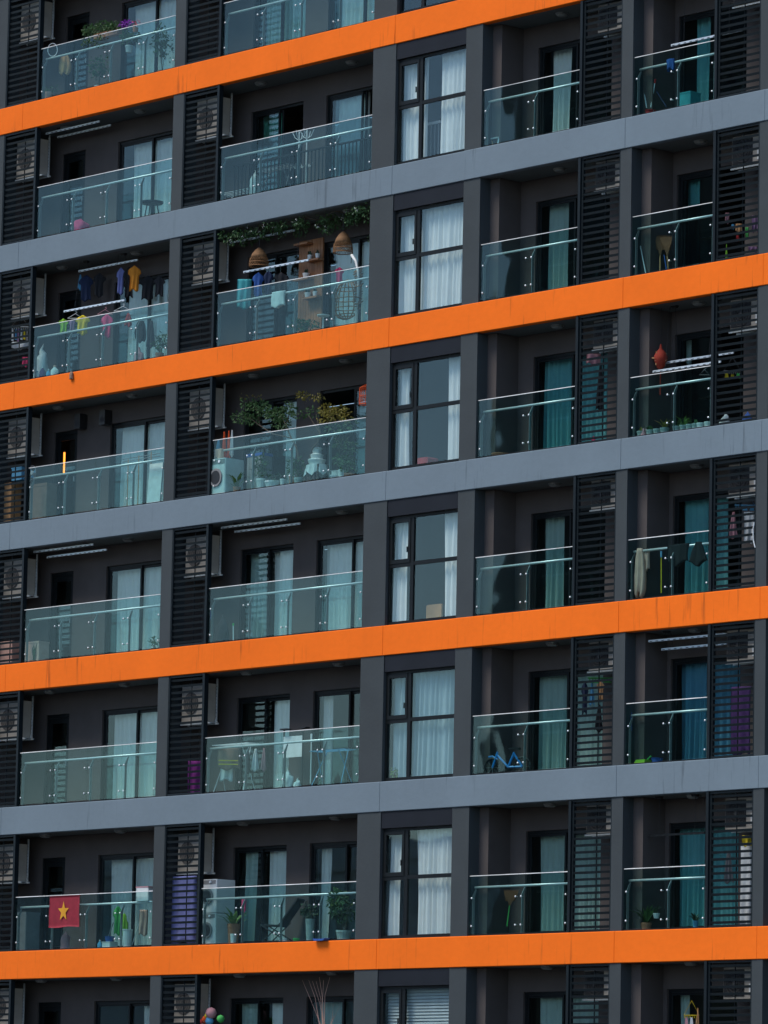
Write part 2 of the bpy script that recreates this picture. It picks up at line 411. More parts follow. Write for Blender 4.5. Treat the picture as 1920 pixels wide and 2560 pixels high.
# ------------------------------------------------------------------ the other side of the street (seen only as reflections in the glass)
def tower(name, label, x0, x1, y0, y1, z1, wallm, glassm, floors, cols):
    t = thing(name, label, 'building', ((x0 + x1) / 2, (y0 + y1) / 2, GROUND_Z))
    cx, cy = t.location.x, t.location.y
    h = z1 - GROUND_Z
    MB().box(x0 - cx, x1 - cx, y0 - cy, y1 - cy, 0, h).build('wall', wallm, t)
    fh = h / floors; cw = (x1 - x0) / cols
    me = bpy.data.meshes.new('window'); mb = MB(); mb.box(-cw * 0.34, cw * 0.34, -0.06, 0.06, -fh * 0.28, fh * 0.28)
    me.from_pydata(mb.v, [], mb.f); me.materials.append(glassm)
    for i in range(floors):
        for j in range(cols):
            objmesh('window', me, t, (x0 - cx + cw * (j + 0.5), y1 - cy + 0.02, fh * (i + 0.5)))
    MB().box(x0 - cx - 0.4, x1 - cx + 0.4, y0 - cy - 0.4, y1 - cy + 0.4, h, h + 1.0).build('parapet', wallm, t)
    return t
TW = mat('brown_tower_render', (0.10, 0.085, 0.075), 0.8); TG = mat('tower_window', (0.02, 0.025, 0.03), 0.15)
tower('opposite_tower', 'brown tower across the street with rows of dark windows, reflected in the glass', -59.6, -20, -84, -60, 48, TW, TG, 22, 9)
tower('added_low_block', 'added low pale block across the street, dimming reflections in the lowest glass', -180, -64, -100, -90, GROUND_Z + 17.0, mat('pale_block_render', (0.80, 0.86, 0.84), 0.8), mat('block_window', (0.55, 0.63, 0.63), 0.4), 5, 24)  # unseen, added so the lowest glass reflects less bright sky

# ------------------------------------------------------------------ fittings: air conditioners, lights, curtains
def C(name, col, **k): return mat(name, col, **k)
WHITE = C('white_enamel', (0.62, 0.62, 0.60), rough=0.5); ACB = C('weathered_beige_casing', (0.34, 0.30, 0.25), rough=0.6, var=0.15)
GALV = C('galvanised_bracket', (0.42, 0.44, 0.43), rough=0.5, metal=0.3, var=0.2, scale=8); BLACK = C('black_plastic', (0.012, 0.012, 0.013), rough=0.5)
ALU = C('anodised_rail', (0.60, 0.66, 0.70), rough=0.4, metal=0.35, var=0.06, scale=10); LAMPW = C('opal_lamp', (0.16, 0.17, 0.17), rough=0.4)
def FL(k): return FZ(k) - 0.029        # balcony floor surface
VISIBLE = lambda k, bay: not (k == 0 and bay in ('c3', 'c4'))
FANL = C('grey_brown_fan_louver', (0.10, 0.09, 0.08), rough=0.7)  # even grey-brown for the round fan openings
def aircon(k, bay, x0, w, h0, hh):
    z = FZ(k) + h0; y0, d = 0.30, 0.28
    t = thing('air_conditioner', f'beige outdoor air conditioner behind the louvers, {BAY[bay]}, {FLN[k]}', 'air conditioner', (x0 + w / 2, y0 + d / 2, z), 'air conditioners behind the louvers')
    a, b = -w / 2, w / 2; ya, yb = -d / 2, d / 2
    m = MB(); m.prism([(a, ya + 0.02), (a + 0.02, ya), (b - 0.02, ya), (b, ya + 0.02), (b, yb), (a, yb)], 'z', 0.03, hh); m.build('casing', ACB, t)
    cx, r = a + w * 0.40, min(0.24, hh * 0.38)
    for cz in [hh * 0.52]:
        g = MB()
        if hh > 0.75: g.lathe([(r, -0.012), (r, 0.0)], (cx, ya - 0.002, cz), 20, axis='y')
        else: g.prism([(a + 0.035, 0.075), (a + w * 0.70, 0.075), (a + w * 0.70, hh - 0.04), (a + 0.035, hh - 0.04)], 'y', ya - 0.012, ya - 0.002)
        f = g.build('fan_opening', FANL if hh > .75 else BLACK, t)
        q = MB()
        for i in range(4): 
            rr = r * (i + 1) / 4
            pts = [(cx + rr * math.cos(u * math.pi / 8), ya - 0.018, cz + rr * math.sin(u * math.pi / 8)) for u in range(17)]
            q.tube(pts, 0.006, 4)
        for i in range(6): q.tube([(cx, ya - 0.018, cz), (cx + r * math.cos(i * math.pi / 3), ya - 0.018, cz + r * math.sin(i * math.pi / 3))], 0.005, 4)
        q.lathe([(0.05, -0.024), (0.05, -0.014)], (cx, ya, cz), 10, axis='y')
        q.build('fan_grille', C('grey_grille', (0.05, 0.05, 0.05)), t)
    MB().box(b - 0.12, b - 0.02, ya - 0.008, ya - 0.001, 0.1, hh * 0.5).build('valve_cover', WHITE, t)
    m = MB(); m.box(a - 0.04, b + 0.14, ya + 0.01, ya + 0.05, -0.02, 0.012); m.box(a - 0.04, b + 0.14, yb - 0.05, yb - 0.01, -0.02, 0.012)
    m.box(b + 0.02, b + 0.06, ya + 0.02, yb + 0.06, 0.013, 0.024)
    m.build('shelf', GALV, t)
    m = MB(); m.box(b + 0.03, b + 0.072, yb - 0.02, yb - 0.012, 0.03, hh + 0.12); m.box(b + 0.03, b + 0.038, yb - 0.012, yb + 0.03, 0.03, hh + 0.12)
    for i in range(12): m.box(b + 0.045, b + 0.056, yb - 0.022, yb - 0.0195, 0.08 + i * hh / 12, 0.10 + i * hh / 12, 1)
    m.prism([(b + 0.02, 0.026), (b + 0.11, 0.026), (b + 0.072, 0.10), (b + 0.03, 0.10)], 'y', yb - 0.035, yb - 0.024)
    m.build('bracket', [GALV, BLACK], t)
for k in range(0, 8):
    aircon(k, 'c1', -13.47, 0.84, 1.60, 0.88); aircon(k, 'c2', -6.93, 0.84, 1.60, 0.88)
    if k > 0: aircon(k, 'c3', 5.83, 0.82, 1.97, 0.60); aircon(k, 'c4', 9.68, 0.82, 1.90, 0.64)
LP = {'c1': [(-9.21, 'pillar'), (-11.9, 'louvers')], 'c2': [(-1.98, 'pillar'), (-5.0, 'louvers')], 'c3': [(4.56, 'doorway')], 'c4': [(8.6, 'doorway')]}
for k in range(1, 8):
    for bay in LP:
        for x, near in LP[bay]:
            t = thing('ceiling_light', f'round ceiling light nearest the {near}, {BAY[bay]}, {FLN[k]}', 'ceiling light', (x, 0.52, FZ(k - 1) - BT + 0.002), 'round balcony ceiling lights')
            MB().lathe([(0.14, 0.0), (0.14, -0.02)], n=20).build('base', STEELD, t)
            MB().lathe([(0.128, -0.02), (0.125, -0.04), (0.09, -0.065), (0.0, -0.072)], n=20).build('diffuser', LAMPW, t, smooth=True)

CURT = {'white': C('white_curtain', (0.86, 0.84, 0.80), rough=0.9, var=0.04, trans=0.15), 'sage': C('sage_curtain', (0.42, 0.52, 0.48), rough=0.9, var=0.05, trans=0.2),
        'teal': C('teal_curtain', (0.16, 0.42, 0.44), rough=0.9, var=0.08, trans=0.2), 'blue': C('blue_curtain', (0.10, 0.28, 0.40), rough=0.9, var=0.08, trans=0.2),
        'green': C('green_curtain', (0.08, 0.32, 0.24), rough=0.9, var=0.08, trans=0.2), 'pale': C('pale_blue_curtain', (0.34, 0.46, 0.50), rough=0.9, var=0.05, trans=0.2), 'beige': C('beige_curtain', (0.40, 0.37, 0.32), rough=0.9, var=0.05, trans=0.2)}
def curtain(k, x0, x1, where, bay, col='white', Y=YB + 0.30, h0=0.04, h1=2.16, pinch=0.0, amp=0.065, dark=1.0):
    w = x1 - x0; rnd = random.Random(int((x0 + 50) * 1000) + k * 77)
    nf = max(2, int(w / 0.14)); nx = nf * 6; rows = 7
    ph = [rnd.uniform(-1.3, 1.3) for _ in range(nf + 2)]; am = [rnd.uniform(0.25, 1.3) for _ in range(nf + 2)]
    vs = []; lean = rnd.uniform(-0.05, 0.05)
    for r in range(rows + 1):
        t = r / rows; z = FZ(k) + h1 + (h0 - h1) * t
        for i in range(nx + 1):
            u = i / nx; q = u * nf; j = int(q); f = q - j
            a = amp * (am[j] * (1 - f) + am[j + 1] * f) * (0.55 + 0.6 * t)
            y = Y + a * math.sin(q * 2 * math.pi + ph[j] * (1 - f) + ph[j + 1] * f + 0.5 * t * ph[j])
            sq = 1.0 - pinch * math.sin(t * math.pi) * 0.5
            xx = x0 + w * (0.5 + (u - 0.5) * sq) + 0.012 * math.sin(7 * u + 3 * t + k) + lean * t * (u if lean < 0 else 1 - u)
            vs.append((xx - x0, y - Y, z - FZ(k)))
    fs = [(r * (nx + 1) + i, r * (nx + 1) + i + 1, (r + 1) * (nx + 1) + i + 1, (r + 1) * (nx + 1) + i) for r in range(rows) for i in range(nx)]
    m = MB(); m.add(vs, fs); o = m.build('curtain', CURT[col], None, (x0, Y, FZ(k)), smooth=True)
    tag(o, f'{"pale blue" if col == "pale" else col} curtain at {where}, {BAY[bay]}, {FLN[k]}', 'curtain', 'curtains behind the glass')
c1d, c2a, c2b = 'the wide sliding door', 'the door beside the louvers', 'the door beside the pillar'
for k, a, b in ((0, -10.4, -8.2), (1, -10.3, -8.2), (2, -10.35, -8.2), (3, -10.35, -8.2), (4, -10.38, -8.2), (5, -10.35, -8.2), (6, -10.38, -8.2), (7, -9.1, -8.2)):
    curtain(k, a, b, c1d, 'c1')
for k, a, b, c in ((1, -5.75, -4.98, 'green'), (4, -5.75, -5.25, 'sage'), (4, -5.0, -4.35, 'white'), (5, -4.85, -4.1, 'white'), (6, -5.75, -5.3, 'sage'), (6, -4.9, -4.1, 'white'), (7, -5.75, -5.2, 'sage'), (7, -4.75, -4.1, 'white'), (3, -4.7, -4.1, 'white'), (0, -5.7, -4.1, 'sage')):
    curtain(k, a, b, c2a, 'c2', c)
for k, a, b, c in ((0, -3.2, -1.1, 'white'), (1, -3.15, -2.2, 'white'), (2, -3.2, -1.1, 'white'), (3, -1.9, -1.1, 'white'), (4, -3.25, -1.1, 'white'), (5, -3.2, -2.95, 'white'), (6, -3.2, -2.85, 'white'), (7, -3.2, -2.3, 'sage')):
    curtain(k, a, b, c2b, 'c2', c)
wl, wr = 'the casement panes', 'the broad panes'
for k, a, b, w_ in ((1, -0.02, 0.72, wl), (1, 1.15, 2.0, wr), (2, -0.02, 0.72, wl), (2, 0.62, 2.0, wr), (3, -0.03, 0.34, wl), (3, 1.55, 2.0, wr), (4, -0.02, 0.42, wl), (4, 1.5, 2.0, wr),
                    (5, -0.02, 0.66, wl), (5, 0.62, 2.0, wr), (6, -0.05, 0.38, wl), (6, 0.82, 2.0, wr)):
    curtain(k, a, b, w_, 'w', 'pale' if k == 5 else 'white', Y=0.30, h0=0.06, h1=2.40, pinch=0.12 if b - a < 0.6 else 0.0)
for k, a, b, c in ((1, 3.55, 4.15, 'white'), (2, 3.55, 4.1, 'sage'), (3, 3.5, 5.5, 'teal'), (4, 3.55, 4.15, 'sage'), (5, 3.5, 5.5, 'sage'), (6, 3.55, 5.5, 'sage'), (7, 3.6, 5.5, 'sage')):  # narrow white and sage curtains stand in for pale sky reflections in the panes
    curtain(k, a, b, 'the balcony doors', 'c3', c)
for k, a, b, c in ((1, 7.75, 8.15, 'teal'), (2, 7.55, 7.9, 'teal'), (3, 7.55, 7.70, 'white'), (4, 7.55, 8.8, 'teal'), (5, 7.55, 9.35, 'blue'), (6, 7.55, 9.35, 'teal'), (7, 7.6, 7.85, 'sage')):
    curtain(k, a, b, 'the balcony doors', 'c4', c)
# slatted blind in the lowest tall window
m = MB()
for i in range(34):
    z = 0.1 + i * 0.065
    m.add([(0, 0, z), (2.0, 0, z), (2.0, 0.03, z + 0.058), (0, 0.03, z + 0.058)], [(0, 1, 2, 3)])
tag(m.build('blind', C('pale_blind', (0.45, 0.46, 0.45)), None, (0.05, 0.28, FZ(7))), 'pale slatted blind lowered in the tall window below the flag floor', 'blind')

# ------------------------------------------------------------------ belongings on the balconies
T1 = grid(0, 0, 960); T2 = grid(960, 0, 960); T3 = grid(0, 560, 960); T4 = grid(960, 560, 960)
T5 = grid(0, 1160, 960); T6 = grid(960, 1160, 960); T7 = grid(0, 1780, 960); T8 = grid(960, 1780, 960)
R20 = grid(20, 640, 420); R21 = grid(520, 500, 430); R32 = grid(500, 950, 430); R01 = grid(50, 0, 410); R12 = grid(520, 200, 430)
R34 = grid(1540, 820, 380); R61 = grid(20, 2200, 420); R62 = grid(480, 2160, 440); R52 = grid(490, 1780, 430); R53 = grid(1150, 1680, 410)
R54 = grid(1540, 1680, 380); R63 = grid(1150, 2060, 410); R64 = grid(1540, 2060, 380); R72 = grid(480, 2400, 440); R74 = grid(1540, 2400, 380)
R14 = grid(1540, 60, 380); R31 = grid(0, 1050, 440); R24 = grid(1540, 420, 380); R42 = grid(400, 1260, 560); R41 = grid(0, 1320, 460); R33 = grid(1150, 760, 500); R44 = grid(1520, 1080, 400)
FACE = 0.74            # a cloth on a hanger turned about 45 degrees to the rail
PAL = {}
def cm(name, col, rough=0.9, **k):
    key = 'cloth_' + name
    return mat(key, col, rough, var=k.pop('var', 0.12), scale=k.pop('scale', 6.0), **k)
COLS = {'black': (0.012, 0.013, 0.016), 'navy': (0.010, 0.020, 0.055), 'blue': (0.03, 0.09, 0.30), 'sky': (0.10, 0.32, 0.50), 'lavender': (0.17, 0.19, 0.42), 'orange': (0.62, 0.22, 0.02),
        'white': (0.62, 0.64, 0.63), 'pink': (0.62, 0.06, 0.16), 'red': (0.36, 0.025, 0.025), 'yellow': (0.62, 0.46, 0.02), 'green': (0.06, 0.36, 0.08), 'lime': (0.22, 0.45, 0.03), 'teal': (0.05, 0.30, 0.32), 'purple': (0.06, 0.025, 0.11),
        'straw': (0.13, 0.065, 0.03), 'maroon': (0.24, 0.025, 0.012), 'beige': (0.62, 0.37, 0.29), 'brown': (0.22, 0.14, 0.10), 'grey': (0.20, 0.20, 0.20), 'tan': (0.50, 0.27, 0.12), 'magenta': (0.22, 0.03, 0.20), 'vermilion': (0.75, 0.10, 0.02), 'rose': (0.45, 0.22, 0.24), 'mauve': (0.24, 0.14, 0.24), 'charcoal': (0.03, 0.03, 0.034)}
def cc(n): return cm(n, COLS[n])
def span(g, x0, y0, x1, y1, Y):
    xc, yc = (x0 + x1) / 2, (y0 + y1) / 2
    a, b, t, bo = g(x0, yc, Y), g(x1, yc, Y), g(xc, y0, Y), g(xc, y1, Y)
    return (a.x + b.x) / 2, abs(b.x - a.x), bo.z, t.z
SHAPES = {'shirt': [(0, .30), (.04, .50), (.10, .86), (.26, 1.0), (.34, .98), (.36, .66), (.7, .66), (1, .70)],
          'tank': [(0, .34), (.05, .5), (.25, .55), (.35, .85), (1, .95)], 'towel': [(0, 1), (1, 1)], 'narrow': [(0, .25), (.3, .55), (1, 1)],
          'trousers': [(0, .8), (.3, 1), (1, .86)], 'bag': [(0, .45), (.2, .8), (.6, 1), (.9, .9), (1, .6)]}
def lerp(tab, t):
    for (a, va), (b, vb) in zip(tab, tab[1:]):
        if t <= b: return va + (vb - va) * (t - a) / max(1e-6, b - a)
    return tab[-1][1]
def cloth(name, label, cat, g, x0, y0, x1, y1, Y, col, shape='shirt', ang=FACE, group=None, thick=0.022, wave=0.02, hem=0.03, minb=None):
    cx, wx, z0, z1 = span(g, x0, y0, x1, y1, Y)
    if minb is not None: z0 = max(z0, minb)
    w = wx * (math.cos(YAW) / math.cos(YAW - ang))
    h = z1 - z0; rnd = random.Random(hash((round(cx, 3), round(z0, 3))) & 0xffff)
    nx, nt = 10, 14; tab = SHAPES[shape]; ph = rnd.uniform(0, 6); fq = rnd.uniform(5, 8)
    vs = []
    for side in (-1, 1):
        for r in range(nt + 1):
            t = r / nt; hw = lerp(tab, t) * w / 2
            for i in range(nx + 1):
                u = -1 + 2 * i / nx
                y = side * thick * (1 - u * u) ** 0.5 + wave * (0.3 + t) * math.sin(fq * u + ph + t * 1.5) + wave * 0.4 * math.sin(fq * 2.3 * u + 2 * ph)
                z = -h * t - hem * math.sin(u * 4 + ph) * t + (-(abs(u) ** 1.5) * h * 0.06 * (1 - t) if shape in ('shirt', 'tank') else 0)
                vs.append((u * hw + 0.02 * w * math.sin(5 * t + ph), y, z))
    n1 = (nx + 1) * (nt + 1); fs = []
    for s_ in (0, n1):
        for r in range(nt):
            for i in range(nx):
                a = s_ + r * (nx + 1) + i; q = (a, a + 1, a + nx + 2, a + nx + 1)
                fs.append(q if s_ == 0 else q[::-1])
    rim = [i for i in range(nx + 1)] + [r * (nx + 1) + nx for r in range(1, nt + 1)] + [nt * (nx + 1) + i for i in range(nx - 1, -1, -1)] + [r * (nx + 1) for r in range(nt - 1, 0, -1)]
    for a, b in zip(rim, rim[1:] + rim[:1]): fs.append((a, a + n1, b + n1, b))
    m = MB(); m.add(vs, fs); o = m.build(name, cc(col) if isinstance(col, str) else col, None, (cx, Y, z1), smooth=True)
    o.rotation_euler = (0, 0, ang)
    return tag(o, label, cat, group)
def drying_rack(label, k, rails, group='ceiling drying racks', railm=None):
    """rails: list of (xa, xb, Y, z)"""
    xa, xb = min(r[0] for r in rails), max(r[1] for r in rails); ym = sum(r[2] for r in rails) / len(rails); zc = FZ(k - 1) - BT + 0.003
    t = thing('drying_rack', label, 'drying rack', ((xa + xb) / 2, ym, zc), group); ox, oy, oz = t.location
    for a, b, Y, z in rails:
        m = MB(); m.box(a - ox, b - ox, Y - 0.014 - oy, Y + 0.014 - oy, z - 0.022 - oz, z + 0.022 - oz)
        n = int((b - a) / 0.16)
        for i in range(n):
            x = a + (b - a) * (i + 0.5) / n - ox
            m.box(x - 0.05, x + 0.02, Y - 0.0165 - oy, Y - 0.0145 - oy, z - 0.017 - oz, z - 0.004 - oz, 1)
        m.build('rail', [railm or ALU, BLACK], t)
        for f in (0.18, 0.82):
            x = a + (b - a) * f - ox
            if -z + zc > 0.05: MB().tube([(x, Y - oy, z + 0.022 - oz), (x + 0.01, ym - oy, -0.005)], 0.004, 4).build('cable', BLACK, t)
    for f in (0.18, 0.82):
        x = rails[0][0] + (rails[0][1] - rails[0][0]) * f - ox
        MB().prism([(x - 0.09, 0.0), (x + 0.09, 0.0), (x + 0.05, -0.045), (x - 0.05, -0.045)], 'y', -0.035, 0.035).build('ceiling_mount', BLACK, t)
    return t
def rail_px(g, a, b, Y):
    p, q = g(a[0], a[1], Y), g(b[0], b[1], Y); return (p.x, q.x, Y, (p.z + q.z) / 2)
def nm(k, b): return f'{BAY[b]}, {FLN[k]}'
drying_rack('pair of slotted rails hung from the soffit above the round stool', 1, [rail_px(T1, (200, 577), (430, 525), 0.35), rail_px(T1, (250, 592), (478, 542), 0.60)])
drying_rack('drying rails crowded with laundry above the detergent bottles', 2, [rail_px(R20, (700, 150), (1280, 40), 0.55), rail_px(R20, (555, 545), (1150, 440), 0.35)])
drying_rack('drying rails holding blue shirts between two rattan lamps', 2, [rail_px(R21, (215, 405), (835, 300), 0.55), rail_px(R21, (345, 695), (970, 580), 0.38)])
drying_rack('empty drying rails raised to the soffit, star flag bay, draped cloth floor', 4, [rail_px(R41, (305, 215), (840, 150), 0.30), rail_px(R41, (425, 265), (960, 195), 0.52)])
drying_rack('empty drying rails raised to the soffit, rattan lamp bay, draped cloth floor', 4, [rail_px(R42, (455, 180), (940, 110), 0.30), rail_px(R42, (555, 208), (1038, 143), 0.52)])
drying_rack('lowered drying rail over the red bucket and mops', 1, [rail_px(R14, (605, 238), (1375, 62), 0.5)])
drying_rack('lowered drying rails above the row of clay pots', 3, [rail_px(R34, (545, 385), (1285, 262), 0.62), rail_px(R34, (405, 482), (1145, 362), 0.40)])
drying_rack('raised drying rails above the blue curtain on the bicycle floor', 5, [rail_px(T6, (1145, 765), (1480, 735), 0.30), rail_px(T6, (1200, 802), (1480, 775), 0.50)])
# --- laundry, storey 2 star flag bay
L = lambda s: s
G1 = 'laundry on the rails above the detergent bottles'
for (x0, y0, x1, y1, Y, col, sh, lab) in [
    (700, 190, 840, 440, .55, 'navy', 'shirt', 'navy blue jacket at the left end of the upper rail'),
    (690, 185, 735, 330, .50, 'sky', 'narrow', 'light blue sleeve cloth beside the navy jacket'),
    (840, 170, 960, 400, .60, 'black', 'shirt', 'black shirt hanging next to the navy jacket'),
    (1070, 115, 1155, 375, .55, 'lavender', 'shirt', 'lavender shirt next to the orange shirt'),
    (1140, 110, 1250, 405, .58, 'black', 'shirt', 'black shirt between the lavender and orange shirts'),
    (1185, 95, 1310, 340, .50, 'orange', 'shirt', 'bright orange shirt on the upper rail'),
    (1300, 195, 1460, 430, .75, 'black', 'shirt', 'black shirt hanging in front of the sliding door curtain'),
    (1440, 200, 1550, 390, .78, 'charcoal', 'shirt', 'charcoal shirt beside the pillar on the detergent balcony'),
    (500, 620, 595, 755, .35, 'lime', 'shirt', 'lime green top on the lower rail'),
    (600, 630, 665, 740, .35, 'mauve', 'shirt', 'mauve top beside the lime green one'),
    (665, 585, 805, 775, .33, 'yellow', 'shirt', 'yellow and green top on the lower rail'),
    (915, 575, 1035, 800, .35, 'pink', 'shirt', 'bright pink top below a white hanger'),
    (1150, 565, 1225, 695, .40, 'red', 'tank', 'dark red top near the glass joint'),
    (1255, 640, 1365, 850, .60, 'black', 'bag', 'black backpack hanging before the sliding door'),
    (1365, 640, 1460, 905, .70, 'charcoal', 'narrow', 'long charcoal coat hanging beside the backpack')]:
    cloth('shirt' if sh in ('shirt', 'tank') else ('backpack' if sh == 'bag' else 'garment'), lab, 'laundry', R20, x0, y0, x1, y1, Y, col, sh, group=G1)
def hanger(label, g, x, y, Y, w=0.36, col='white', ang=FACE):
    p = g(x, y, Y); m = MB()
    m.tube([(0, 0, 0.09), (0.03, 0, 0.11), (0.035, 0, 0.08), (0, 0, 0.05), (-w / 2, 0, -0.06), (w / 2, 0, -0.06), (0, 0, 0.05)], 0.007, 5)
    o = m.build('clothes_hanger', cc(col), None, p); o.rotation_euler = (0, 0, ang); return tag(o, label, 'hanger', 'empty clothes hangers')
hanger('white wire hanger over the mauve top', R20, 665, 590, .35); hanger('pale hanger over the bright pink top', R20, 958, 550, .35, col='rose'); hanger('white hanger at the end of the lower rail', R20, 1135, 518, .35, 0.42)
def peg_hanger(label, g, x, y, Y, cols, col='white', n=8, w=0.4, drop=0.22):
    p = g(x, y, Y); t = thing('peg_hanger', label, 'hanger', p)
    m = MB(); m.tube([(0, 0, 0.28), (-w / 2, 0, 0), (w / 2, 0, 0), (0, 0, 0.28)], 0.006, 5); m.box(-w / 2, w / 2, -0.08, 0.08, -0.012, 0.0); m.build('frame', cc(col), t)
    rnd = random.Random(len(label))
    for i in range(n):
        x_ = -w / 2 + w * (i + .5) / n; MB().box(x_ - .01, x_ + .01, -.012, .012, -.06, -.012).build('peg', cc(col), t)
    for i in range(len(cols)):
        x_ = -w / 2 + w * (i + .5) / len(cols); y_ = rnd.uniform(-.06, .06); d = drop * rnd.uniform(.7, 1.2); ww = w / len(cols) * .42
        m = MB(); m.prism([(x_ - ww * .5, -.05), (x_ + ww * .5, -.05), (x_ + ww, -.05 - d), (x_ - ww * .8, -.05 - d * .94)], 'y', y_ - .008, y_ + .012)
        m.build('sock', cc(cols[i]), t)
    t.rotation_euler = (0, 0, FACE); return t
peg_hanger('peg hanger of small white and pink laundry behind the louvers', R20, 120, 700, .35, ['white', 'sky', 'mauve', 'white', 'yellow', 'grey'], n=8, w=.42, drop=.30)
cloth('cloth', 'bright pink cloth low behind the louvers', 'laundry', R20, 140, 1000, 195, 1090, .3, 'pink', 'towel', group=G1)
cloth('cloth', 'white cloth strip below the peg hanger behind louvers', 'laundry', R20, 40, 850, 200, 920, .3, 'white', 'towel', group=G1)
# --- storey 2 rattan lamp bay
for (x0, y0, x1, y1, Y, col, sh, lab) in [(425, 700, 540, 930, .40, 'blue', 'shirt', 'blue shirt under the near rattan lamp'), (530, 685, 630, 920, .40, 'navy', 'shirt', 'navy polo shirt beside the blue shirt'),
    (635, 700, 780, 880, .42, 'black', 'shirt', 'black shirt at the end of the rail by the wood panel'), (280, 765, 415, 1045, .45, 'teal', 'towel', 'teal towel hanging near the air conditioner')]:
    cloth('shirt' if sh == 'shirt' else 'towel', lab, 'laundry', R21, x0, y0, x1, y1, Y, col, sh, group='laundry under the rattan lamps')
cloth('towel', 'white towel folded over the handrail under the rattan lamps', 'towel', R21, 612, 885, 745, 1030, .18, 'white', 'towel', ang=0.0, thick=0.05, wave=.015)
RATTAN = C('rattan_cane', (0.24, 0.12, 0.05), rough=0.8, var=0.25, scale=20)
def rattan_lamp(label, g, x0, y0, x1, y1, Y):
    cx, wx, z0, z1 = span(g, x0, y0, x1, y1, Y); r = wx * .673 / 2; h = z1 - z0; zc = FZ(1) - BT + .003
    t = thing('rattan_lamp', label, 'pendant lamp', (cx, Y, z0), 'rattan pendant lamps')
    prof = [(r, 0), (r * .98, h * .2), (r * .9, h * .42), (r * .72, h * .66), (r * .45, h * .86), (r * .12, h)]
    m = MB(); m.lathe([(a, b) for a, b in prof[2:]] + [(0.0, h)], n=20); m.build('shade', RATTAN, t, smooth=True)
    q = MB(); ns = 22
    for i in range(ns):
        a = 2 * math.pi * i / ns; a2 = 2 * math.pi * (i + 1) / ns; a0 = 2 * math.pi * (i - 1) / ns
        q.tube([(r * math.cos(a), r * math.sin(a), 0), (r * .98 * math.cos(a2), r * .98 * math.sin(a2), h * .14), (r * .96 * math.cos(a), r * .96 * math.sin(a), h * .28), (r * .9 * math.cos(a2), r * .9 * math.sin(a2), h * .42)], .006, 4)
        q.tube([(r * math.cos(a), r * math.sin(a), 0), (r * .98 * math.cos(a0), r * .98 * math.sin(a0), h * .14), (r * .96 * math.cos(a), r * .96 * math.sin(a), h * .28), (r * .9 * math.cos(a0), r * .9 * math.sin(a0), h * .42)], .006, 4)
    for zf, rf in ((0, 1), (.2, .98)):
        q.tube([(r * rf * math.cos(u * math.pi / 12), r * rf * math.sin(u * math.pi / 12), h * zf) for u in range(25)], .009, 4)
    q.build('lattice', RATTAN, t)
    MB().tube([(0, 0, h), (0, 0, zc - z0)], .008, 5).build('cord', BLACK, t)
rattan_lamp('domed rattan pendant lamp above the blue shirts', R21, 400, 460, 585, 640, .45)
rattan_lamp('domed rattan pendant lamp above the hanging egg chair', R21, 1208, 305, 1398, 508, .45)
p0, p1 = R21(880, 700, .93), R21(1110, 700, .93)
WOODP = C('wood_panel', (0.30, 0.13, 0.055), rough=0.5, var=0.25, scale=4)
wp = thing('wood_panel', 'slatted wooden wall panel with plant shelves', 'wall panel', ((p0.x + p1.x) / 2, .93, FL(2)))
wv = (p1.x - p0.x)
for i in range(9):
    a = -wv / 2 + wv * i / 9; MB().box(a + .004, a + wv / 9 - .004, -.02, .017, 0, 2.32).build('plank', WOODP, wp)
SHELVES = []
for i, (x0, x1, y) in enumerate(((855, 985, 440), (960, 1090, 592), (845, 990, 782), (935, 1075, 957))):
    a, b = R21(x0, y, .82), R21(x1, y, .82)
    o = MB().box(-(b.x - a.x) / 2, (b.x - a.x) / 2, -.09, .086, -.02, .02).build('wall_shelf', WOODP, None, ((a.x + b.x) / 2, .82, a.z))
    tag(o, ['topmost empty wooden shelf on the wood panel', 'upper wooden shelf holding two small white pots', 'wooden shelf holding one wide white pot', 'lowest wooden shelf holding two white pots'][i], 'shelf', 'shelves on the wood panel'); SHELVES.append((a, b))
POTW = C('white_ceramic', (0.66, 0.67, 0.65), rough=0.4); POTC = C('pale_clay_pot', (0.33, 0.38, 0.36), rough=0.8, var=.2, scale=9); POTT = C('terracotta', (0.36, 0.15, 0.08), rough=0.8); SOIL = C('soil', (0.03, 0.022, 0.016))
POTB = C('blue_pot', (0.06, 0.25, 0.40), rough=.5); LEAF = C('leaf_green', (0.05, 0.11, 0.035), rough=.6, var=.35, scale=9, trans=.2); LEAFY = C('leaf_olive', (0.20, 0.17, 0.03), rough=.6, var=.4, scale=9, trans=.2); LEAFD = C('leaf_dark', (0.02, 0.05, 0.022), rough=.6, var=.35, scale=9)
LEAFL = C('leaf_light', (0.12, 0.22, 0.05), rough=.6, var=.3, scale=9, trans=.2); BARK = C('bark', (0.09, 0.07, 0.05), rough=.9, var=.3, scale=15); FLW = C('white_petal', (0.65, 0.65, 0.6)); FLP = C('purple_petal', (0.24, 0.03, 0.36)); FLR = C('pink_petal', (0.6, .08, .14))
def leaf(m, c, d, L_, w, rnd, mi=0):
    d = Vector(d).normalized(); s_ = d.cross(Vector((rnd.uniform(-1, 1), rnd.uniform(-1, 1), rnd.uniform(-1, 1)))).normalized(); n = d.cross(s_)
    c = Vector(c); m.add([c, c + d * L_ * .5 + s_ * w + n * w * .4, c + d * L_ - n * w * .3, c + d * L_ * .5 - s_ * w + n * w * .4], [(0, 1, 2), (0, 2, 3)], mi)
